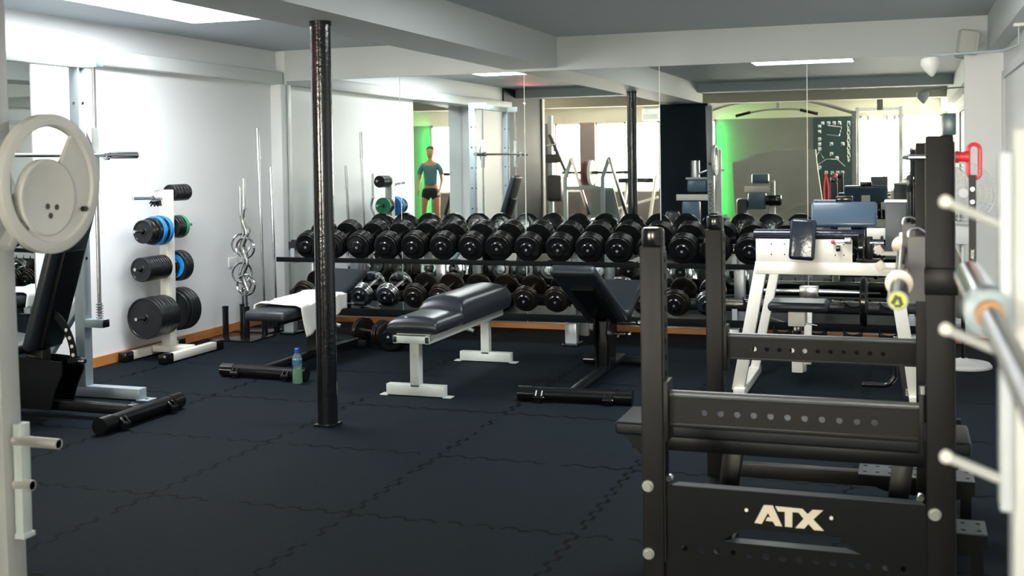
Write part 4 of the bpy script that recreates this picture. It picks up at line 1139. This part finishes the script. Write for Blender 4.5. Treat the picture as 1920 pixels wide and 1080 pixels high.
# ============================================================ RIGHT FOREGROUND BAR RACK
t = thing('bar_storage_rack', 'blurred pale grey upright with pegs for barbells at the right edge', 'barbell rack', (.17, 1.66, 0))
G().bb((.128, 1.62, 0), (.205, 1.70, 1.53), bev=.004).build('upright', GREYMET_F, t)
G().bb((.112, 1.615, 1.03), (.128, 1.66, 1.50), bev=.003).build('peg_flange', M('pale_flange', (.45, .49, .52), .4), t)
G().bb((.10, 1.3, 0), (.23, 2.2, .04), bev=.004).build('foot', GREYMET_F, t)
for z0 in (1.09, 1.258, 1.425):
    p = G().tube([(.125, 1.63, z0-.025), (.045, 1.60, z0+.012)], .0068, n=12).build('peg', GREYMET_F, t)
    G().lathe((.045, 1.60, z0+.012), (-.9, -.3, .4), [(-.004, .0085), (.003, .0085), (.006, .005), (.006, 0)], n=14).build('peg_tip', CREAM, p)
t = thing('barbell', 'blurred chrome barbell lying on the grey pegs at the right edge', 'barbell', (.098, 1.0, 1.292))
G().cyl((.098, .55, 1.292), (.098, 1.55, 1.292), .0142, n=24).build('shaft', M('dark_steel', (.22, .22, .23), .35, 1), t)
G().lathe((.098, 1.66, 1.292), (0, 1, 0), [(0, .024), (.42, .0248), (.424, .02)], n=32).build('sleeve', CHROME, t)
G().lathe((.098, 1.60, 1.292), (0, 1, 0), [(0, .020), (.006, .030), (.05, .032), (.06, .026)], n=32).build('collar_ring', GREYMET, t)
G().lathe((.098, 1.575, 1.292), (0, 1, 0), [(0, .0145), (0, .0175), (.024, .018), (.025, .0145)], n=32).build('bronze_bush', M('bronze', (.3, .14, .04), .4, .5), t)
G().cyl((.098, -.05, 1.292), (.098, .55, 1.292), .0248, n=24).build('sleeve', CHROME, t)

# ============================================================ REAR PART OF THE ROOM (seen in the mirrors)
WARMG = GREYMET
YB -= .78      # this section is laid out from its own origin and moved forward as whole things below
BEFORE = set(o.name for o in bpy.data.objects)
# leg press with grey frame
t = thing('leg_press', 'grey leg press frame with white and maroon plates, reflected in front of the bright windows', 'leg press', (-5.3, -1.2, 0))
YL = -1.0
for x, nm in ((-5.74, 'left'), (-5.06, 'right')):
    f = G().bb((x-.035, YL-.035, 0), (x+.035, YL+.035, 1.18), bev=.004).build('upright', WARMG, t)
    G().bar((x, YL, 1.16), (x+.12, YL, 1.50), .07, .06, up=(0, 1, 0)).build('peak_strut', WARMG, f)
    G().bar((x+.12, YL+.02, 1.52), (x+.42, YL-.02, .50), .055, .05, up=(0, 1, 0)).build('slide_rail', CHROME_D, t)
    G().bar((x+.42, YL-.02, .50), (x+.55, YL-.02, .02), .03, .03, up=(0, 1, 0)).build('rail_end', WARMG, t)
G().bb((-5.71, YL-.03, .94), (-5.09, YL+.03, 1.01), bev=.004).build('cross_beam', WARMG, t)
G().prism([(-5.36, .45), (-4.78, .45), (-4.90, .98), (-5.26, .98)], (0, YL-.12, 0), (1, 0, 0), (0, 0, 1), .02).build('foot_panel', GREYPANEL, t)
G().cyl((-5.9, YL-.32, 1.24), (-4.55, YL-.32, 1.24), .028, n=16).build('axle', M('dark_axle', (.06, .06, .06), .4), t)
G().bb((-5.8, YL-.8, .1), (-4.8, YL-.6, .2)).build('base_frame', WARMG, t)
G().bb((-5.5, YL-.9, .2), (-5.1, YL-.3, .4), bev=.03).build('seat', VINYL, t)
for i, (x, m_, d_) in enumerate(((-5.46, REDR, 'maroon plate'), (-5.40, REDR, 'second maroon plate'), (-5.345, WHITEPL, 'white spoked plate'))):
    q = thing('weight_plate', d_ + ' on the leg press axle, seen in the mirror', 'weight plate', (x, YL-.32, 1.24), 0, 'plates on the leg press')
    g = G().lathe((x, YL-.32, 1.24), (1, 0, 0), [(-.02, .035), (-.026, .07), (-.02, .08), (-.02, .19), (-.027, .20), (-.027, .222), (.027, .222), (.027, .20), (.02, .19), (.02, .08), (.026, .07), (.02, .035)], n=36, closed=True)
    g.build('disc', m_, q)
    if m_ is WHITEPL:
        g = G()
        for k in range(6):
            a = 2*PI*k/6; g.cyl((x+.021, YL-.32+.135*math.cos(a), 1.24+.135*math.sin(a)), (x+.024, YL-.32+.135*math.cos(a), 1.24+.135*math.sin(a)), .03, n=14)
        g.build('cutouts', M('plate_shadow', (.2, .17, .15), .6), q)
# lever machine left of it
t = thing('lever_machine', 'dark lever arm machine behind the leg press, by the end of the partition', 'exercise machine', (-6.1, -2.0, 0))
G().bb((-6.35, -2.05, 0), (-6.27, -1.95, 2.3)).build('post', WARMG, t)
G().bar((-6.3, -1.9, 1.95), (-5.95, -1.9, 1.15), .06, .06, up=(0, 1, 0)).build('lever_arm', M('dark_lever', (.05, .05, .055), .4), t)
G().bb((-6.4, -1.95, 1.42), (-6.1, -1.85, 1.58), bev=.02).build('pad', VINYL, t)
G().cyl((-6.35, -1.88, 1.74), (-6.05, -1.88, 1.78), .015, n=12).build('handle', CHROME_D, t)
G().bb((-6.4, -2.2, 0), (-5.9, -1.8, .08)).build('base', WARMG, t)
G().bb((-6.35, -2.0, .7), (-6.05, -1.8, 1.2), bev=.06).build('backrest', VINYL, t)
# air conditioner
t = thing('air_conditioner', 'white split air conditioner high beside the rear windows', 'air conditioner', (-4.87, -4.3, 2.35))
G().bb((-5.05, -4.4, 2.24), (-4.70, -4.16, 2.48), bev=.02).build('housing', WHITEPL, t)
g = G()
for k in range(4): g.bb((-5.03, -4.155, 2.26+.03*k), (-4.72, -4.15, 2.27+.03*k))
g.build('louvre', GREYPL, t)
# treadmill-like low machine under the windows
t = thing('cross_trainer', 'black and cream cardio machine in front of the rear windows', 'exercise machine', (-5.0, -3.5, 0))
G().bb((-5.5, -3.9, .05), (-4.5, -3.3, .18), bev=.02).build('deck', RUBBER, t)
for x in (-5.3, -4.75): G().bar((x, -3.3, .15), (x+.1, -3.6, 1.15), .05, .05).build('arm', CREAM, t)
G().bb((-5.4, -3.7, 1.0), (-4.7, -3.5, 1.1), bev=.02).build('console', RUBBER, t)
G().bar((-5.4, -3.5, .5), (-4.6, -3.5, .72), .05, .05).build('strut', CREAM, t)
# cable machine with arched pull-up bar and PARAMOUNT column
def cream_station(x, y, label, wheel=False, h=2.35):
    t = thing('selector_machine', label, 'exercise machine', (x, y, 0))
    p = G().bb((x-.05, y-.04, .04), (x+.05, y+.04, h), bev=.004).build('column', CREAM, t)
    # lettering on the face towards the mirror, reading upwards
    xx = Vector((0, 0, -1)); nn = Vector((0, 1, 0)); yy = nn.cross(xx)
    R = Matrix((xx, yy, nn)).transposed()
    o = Vector((x, y+.042, .82))
    tx = text_mesh('PARAMOUNT', .10, M('dark_lettering', (.03, .03, .03), .6), 'lettering', p, o-Vector((x, y, 0)), R, sx=.75)
    G().bb((x-.48, y-.03, .86), (x-.05, y+.03, .96), bev=.004).build('arm', CREAM, t)
    G().bb((x-.42, y-.06, .55), (x-.10, y+.04, .84), bev=.03).build('pad', VINYL_B, t)
    G().bb((x-.35, y-.1, 1.0), (x-.05, y+.06, 1.18), bev=.03).build('head_pad', VINYL_B, t)
    G().bb((x-.5, y-.3, 0), (x+.3, y+.3, .05), bev=.01).build('base', RUBBER, t)
    G().bb((x-.62, y-.08, .2), (x-.42, y+.1, .75), bev=.06).build('backrest', VINYL, t)
    G().bb((x-.1, y-.12, .62), (x+.17, y+.12, .80), bev=.02).build('weight_block', RUBBER, t)
    if wheel:
        for k in (0,):
            g = G().lathe((x+.01, y+.08, 1.39), (.93, .37, 0), [(-.014, .18), (-.014, .21), (.014, .21), (.014, .18)], n=40, closed=True)
            g.lathe((x+.01, y+.08, 1.39), (.93, .37, 0), [(-.006, .03), (-.006, .18), (.006, .18), (.006, .03)], n=40, closed=True)
            g.build('cable_wheel', CREAM, t)
        G().bb((x+.10, y-.03, .80), (x+.24, y+.03, 1.55), bev=.03).build('guide_column', CREAM, t)
        G().bb((x+.20, y-.02, 1.30), (x+.36, y+.01, 1.335)).build('hook_arm', CREAM, t)
        G().cyl((x-.36, y+.05, 1.16), (x-.36, y+.05, 1.46), .075, n=28).build('chrome_roller', CHROME, t)
        G().bar((x-.30, y+.03, 1.22), (x-.02, y+.02, 1.28), .03, .03).build('roller_arm', CHROME_D, t)
    return t
cream_station(-2.27, -2.1, 'cream machine with PARAMOUNT lettering in front of the grey covers', False, 1.05)
t = thing('pull_up_frame', 'arched grey pull-up bar with black grips below the ceiling', 'pull-up bar', (-2.0, -1.5, 2.3))
pts = [(-3.25, -1.5, 2.30), (-2.9, -1.5, 2.40), (-2.4, -1.5, 2.455), (-2.0, -1.5, 2.46), (-1.5, -1.5, 2.40), (-.85, -1.5, 2.19)]
G().tube(pts, .032, n=14, smooth=6).build('arch', GREYMET_F, t)
pts = [(-2.78, -1.42, 2.19), (-2.35, -1.42, 2.27), (-2.0, -1.42, 2.285), (-1.75, -1.42, 2.27), (-1.45, -1.42, 2.19)]
G().tube(pts, .016, n=12, smooth=6).build('pull_bar', GREYMET_F, t)
for a, c in (((-2.80, -1.42, 2.185), (-2.55, -1.42, 2.245)), ((-1.72, -1.42, 2.262), (-1.43, -1.42, 2.185))):
    G().cyl(a, c, .026, n=14).build('grip', RUBBER, t)
G().bb((-2.12, -1.5, 2.28), (-2.06, -1.44, 2.45)).build('hanger', GREYMET_F, t)
for x in (-3.25, -.85): G().bb((x-.035, -1.535, 0), (x+.035, -1.465, 2.3 if x < -2 else 2.22)).build('post', GREYMET_F, t)
# grey covers
t = thing('covered_equipment', 'large grey cover sheet over equipment by the rear wall', 'cover sheet', (-2.3, -3.5, 0))
g = G()
pts = [(-3.1, .35), (-2.9, .3), (-2.4, .33), (-1.95, .55), (-1.5, .62), (-1.58, 1.2), (-1.62, 1.60), (-2.75, 1.57), (-2.80, 1.45), (-3.15, 1.38)]
g.prism(pts, (0, -3.4, 0), (1, 0, 0), (0, 0, 1), .12)
g.build('sheet', CLOTH_G, t)
# pegboard with attachments
t = thing('pegboard', 'dark green board on the rear wall carrying cable attachments and chains', 'pegboard', (-1.32, -4.35, 1.3))
G().bb((-1.73, YB, .2), (-.90, YB+.06, 2.22)).build('board', PEGB, t)
hooks = []
yb = YB+.06
for x in (-1.55, -1.44, -1.34, -1.24): hooks.append((x, 2.10))
for z in (2.04, 1.94, 1.80, 1.70, 1.61, 1.25): hooks.append((-1.61, z))
for x, z in ((-1.39, 1.70), (-1.18, 1.70), (-1.39, 1.51), (-1.29, 1.43)): hooks.append((x, z))
for x in (-1.49, -1.38, -1.28, -1.19): hooks.append((x, 1.15))
for x in (-1.07, -.97): hooks.append((x, 2.10))
for x, z in hooks:
    g = G(); g.bb((x-.03, yb, z-.035), (x+.03, yb+.006, z+.035), bev=.002); g.cyl((x, yb+.004, z), (x, yb+.10, z+.01), .008, n=8)
    g.cyl((x-.02, yb+.1, z+.01), (x+.02, yb+.1, z+.01), .012, n=8)
    g.build('hook', CHROME, t)
def chain(x, z0, z1, label):
    c = thing('chain', label, 'chain', (x, yb+.06, z1), 0, 'chains on the pegboard')
    z = z1; k = 0
    proto = None
    while z > z0:
        if proto is None:
            pts = [(.028*math.cos(2*PI*i/14), 0, .045*math.sin(2*PI*i/14)) for i in range(15)]
            proto = G().tube(pts, .008, n=6, caps=False).build('link', CHROME, c, (0, 0, 0)); o = proto
        else:
            o = proto.copy(); COL.objects.link(o)
        o.parent = c; o.location = (0, 0, z-z1); o.rotation_euler = (0, 0, (PI/2 if k % 2 else 0)+.5)
        z -= .072; k += 1
chain(-1.07, 1.35, 2.05, 'shorter chrome chain hanging on the dark green board')
chain(-.97, .45, 2.05, 'longer chrome chain at the right edge of the dark green board')
for pts, lab, nm in (([(-1.45, 2.06), (-1.20, 2.02), (-1.24, 1.85), (-1.47, 1.88)], 'bent chrome row handle hanging high on the green board', 'row_handle'),
                 ([(-1.64, 1.30), (-1.48, 1.41), (-1.28, 1.41), (-1.14, 1.27)], 'wide angled chrome pull-down bar on the green board', 'pull_down_bar'),
                 ([(-1.69, 1.43), (-1.61, 1.56), (-1.53, 1.43)], 'small chrome triangle handle on the green board', 'triangle_handle')):
    solo(G().tube([(p[0], yb+.08, p[1]) for p in pts], .010, n=8), nm, CHROME, lab, 'cable attachment', (pts[0][0], yb+.08, pts[0][1]))
for i, x in enumerate((-1.49, -1.32)):
    g = G().tube([(x, yb+.08, 1.14), (x-.035, yb+.08, .85), (x-.02, yb+.09, .55), (x+.03, yb+.09, .52), (x+.045, yb+.08, .85), (x, yb+.085, 1.14)], .014, n=8, smooth=5)
    solo(g, 'resistance_band', RED, ('left' if i == 0 else 'right') + ' of two red bands hanging on the green board', 'band', (x, yb+.08, 1.14), 'red bands on the green board')
# cable tower with weight stack in front of the window
t = thing('cable_tower', 'chrome cable tower with black weight stack in front of the bright rear window', 'cable machine', (-.5, -3.0, 0))
for x in (-.86, -.12): G().bb((x-.03, -3.04, 0), (x+.03, -2.96, 2.34), bev=.004).build('upright', CHROME_D, t)
G().bb((-.86, -3.03, 2.26), (-.12, -2.97, 2.33)).build('top_beam', CHROME_D, t)
G().bb((-.52, -3.05, 2.28), (-.42, -2.92, 2.5)).build('pulley_block', RUBBER, t)
for x in (-.70, -.38, -.25): G().cyl((x, -3.0, 2.16), (x+.05, -3.0, 2.16), .06, n=20).build('pulley', WHITEPL, t)
for x in (-.58, -.40): G().cyl((x, -3.0, .1), (x, -3.0, 2.26), .009, n=10).build('guide_rod', CHROME, t)
for k in range(14):
    G().bb((-.68, -3.06, .12+k*.052), (-.30, -2.94, .165+k*.052), bev=.004).build('stack_plate', CHROME_D if k % 2 else RUBBER, t)
G().bb((-.60, -3.065, .1), (-.38, -2.935, 1.08)).build('stack_guide', M('dark_grey_guide', (.05, .055, .06), .4), t)
G().bb((-.64, -3.07, .86), (-.34, -2.93, 1.10), bev=.01).build('head_plate', M('dark_grey_guide', (.05, .055, .06), .4), t)
G().bb((-.9, -3.2, 0), (-.08, -2.8, .06)).build('base', CHROME_D, t)
t = thing('roller_machine', 'dark machine column with pale rollers right of the cable tower', 'exercise machine', (.1, -2.6, 0))
G().bb((-.02, -2.7, 0), (.18, -2.55, .95), bev=.01).build('column', M('slate_housing', (.06, .07, .075), .4), t)
G().bb((.02, -2.66, .95), (.08, -2.60, 1.6)).build('post', GREYMET_F, t)
G().cyl((.16, -2.6, .88), (.36, -2.6, .88), .06, n=18).build('roller', GREYMET_F, t)
G().bb((.30, -2.7, 0), (.42, -2.58, 1.45), bev=.01).build('rear_column', RUBBER, t)
for o in list(bpy.data.objects):
    if o.name not in BEFORE and o.parent is None: o.location.y += .78
YB += .78
# coloured accent lamps: a green spot on the rear wall and a red one on the ceiling
for nm, loc, tgt, colr, e in (('red_spot_lamp', (-5.35, 3.2, 2.32), (-4.5, 4.4, 2.56), (1, .1, .1), 9),):
    lt = bpy.data.lights.new(nm, 'SPOT'); lt.energy = e; lt.color = colr; lt.spot_size = 1.3; lt.spot_blend = .8; lt.shadow_soft_size = .008
    lo = bpy.data.objects.new(nm, lt); COL.objects.link(lo); lo.location = loc
    lo.rotation_euler = (Vector(tgt)-Vector(loc)).to_track_quat('-Z', 'Y').to_euler()
lt = bpy.data.lights.new('green_strip_lamp', 'AREA'); lt.shape = 'RECTANGLE'; lt.size = .03; lt.size_y = 2.0; lt.energy = 22; lt.color = (0, 1, .1)
lo = bpy.data.objects.new('green_strip_lamp', lt); COL.objects.link(lo); lo.location = (-3.59, YB+.10, 1.15)
lo.rotation_euler = Vector((1, -.25, 0)).to_track_quat('-Z', 'Y').to_euler()

# ============================================================ PERSON (small, seen only in the side mirror's reflection)
PX, PY = -3.9, -2.3
t = thing('person', 'person in teal shirt and black shorts standing by the leg press, seen in the mirrors', 'person', (PX, PY, 0))
def skinned(name, verts, edges, radii, mat, parent, root=0, sub=2):
    me = bpy.data.meshes.new(name); me.from_pydata([Vector(v) for v in verts], edges, [])
    me.materials.append(mat)
    ob = bpy.data.objects.new(name, me); COL.objects.link(ob); ob.parent = parent
    sk = ob.modifiers.new('skin', 'SKIN'); sk.use_smooth_shade = True
    lay = me.skin_vertices[0].data if me.skin_vertices else None
    if lay is None:
        bm = bmesh.new(); bm.from_mesh(me); bm.verts.layers.skin.verify(); bm.to_mesh(me); bm.free(); lay = me.skin_vertices[0].data
    for i, r in enumerate(radii):
        lay[i].radius = r if isinstance(r, tuple) else (r, r); lay[i].use_root = (i == root)
    ss = ob.modifiers.new('smooth', 'SUBSURF'); ss.levels = sub; ss.render_levels = sub
    return ob
bv = [(0, 0, .95), (0, 0, 1.10), (0, 0, 1.28), (0, .01, 1.42), (0, .01, 1.50), (0, .02, 1.56)]
br = [(.13, .10), (.12, .09), (.14, .10), (.12, .08), (.05, .05), (.05, .05)]
be = [(0, 1), (1, 2), (2, 3), (3, 4), (4, 5)]
def addchain(start, pts, rad):
    p = start
    for q, r in zip(pts, rad):
        bv.append(q); br.append(r); be.append((p, len(bv)-1)); p = len(bv)-1
    return p
for s_ in (-1, 1):
    addchain(0, [(s_*.10, 0, .88), (s_*.12, .02, .68), (s_*.13, .03, .48), (s_*.135, .0, .32), (s_*.14, -.02, .10), (s_*.145, .05, .045), (s_*.15, .15, .03)], [(.09, .09), (.08, .08), (.056, .056), (.056, .056), (.034, .034), (.036, .034), (.034, .02)])
    w = addchain(3, [(s_*.13, .0, 1.40), (s_*.19, .0, 1.36), (s_*.23, .02, 1.10), (s_*.22, .16, .92), (s_*.215, .20, .87)], [(.06, .06), (.05, .05), (.038, .038), (.026, .022), (.022, .03)])
    for k in range(4):
        oy = -.022+.015*k; L_ = (.060, .072, .076, .066)[k]
        addchain(w, [(s_*(.215), .225+oy*.3, .845+oy), (s_*.205, .225+oy*.3+L_*.5, .835+oy), (s_*.19, .225+oy*.3+L_*.75, .815+oy)], [(.0085, .0085)]*3)
    addchain(w, [(s_*.195, .20, .895), (s_*.175, .235, .90)], [(.0095, .0095), (.008, .008)])
body = skinned('body', bv, be, br, SKIN, t)
hd = G(); hd.lathe((0, .02, 1.56), (0, 0, 1), [(-.02, .035), (.0, .052), (.03, .064), (.07, .074), (.11, .078), (.15, .072), (.185, .048), (.2, 0)], n=28)
hd.lathe((0, .095, 1.655), (0, 1, -.15), [(-.01, .012), (.008, .010), (.02, .004), (.02, 0)], n=12)
for s_ in (-1, 1): hd.lathe((s_*.074, .02, 1.66), (s_, 0, 0), [(0, .022), (.008, .024), (.012, .015), (.012, 0)], n=14)
head = hd.build('head', SKIN, t, (0, 0, 0), angle=80)
for s_ in (-1, 1):
    G().lathe((s_*.028, .088, 1.675), (0, 1, 0), [(0, .011), (.005, .008), (.006, 0)], n=12).build('eye', M('eye_dark', (.03, .02, .02), .2), head, (0, 0, 0))
G().box((0, .092, 1.615), (.042, .008, .009), None, .003).build('mouth', M('lips', (.4, .12, .1), .5), head, (0, 0, 0))
G().lathe((0, .008, 1.60), (0, -.12, 1), [(.03, .078), (.06, .083), (.11, .086), (.15, .078), (.178, .05), (.19, 0)], n=28).build('hair', HAIR, t, (0, 0, 0), angle=80)
sh = [(0, 0, .93), (0, 0, 1.12), (0, 0, 1.28), (0, .01, 1.43), (-.13, .0, 1.40), (-.20, .0, 1.33), (-.225, .01, 1.20), (.13, .0, 1.40), (.20, .0, 1.33), (.225, .01, 1.20)]
skinned('shirt', sh, [(0, 1), (1, 2), (2, 3), (3, 4), (4, 5), (5, 6), (3, 7), (7, 8), (8, 9)], [(.15, .12), (.145, .115), (.16, .12), (.13, .095), .07, .062, .055, .07, .062, .055], SHIRT, t)
st_ = [(0, 0, .99), (0, 0, .93), (-.105, 0, .84), (-.12, .01, .66), (.105, 0, .84), (.12, .01, .66)]
skinned('shorts', st_, [(0, 1), (1, 2), (2, 3), (1, 4), (4, 5)], [(.145, .115), (.145, .12), (.10, .10), (.095, .095), (.10, .10), (.095, .095)], SHORTS, t)
for s_ in (-1, 1):
    G().box((s_*.147, .06, .035), (.10, .27, .07), None, .03, 4).build('shoe', WHITEPL, t, (0, 0, 0))
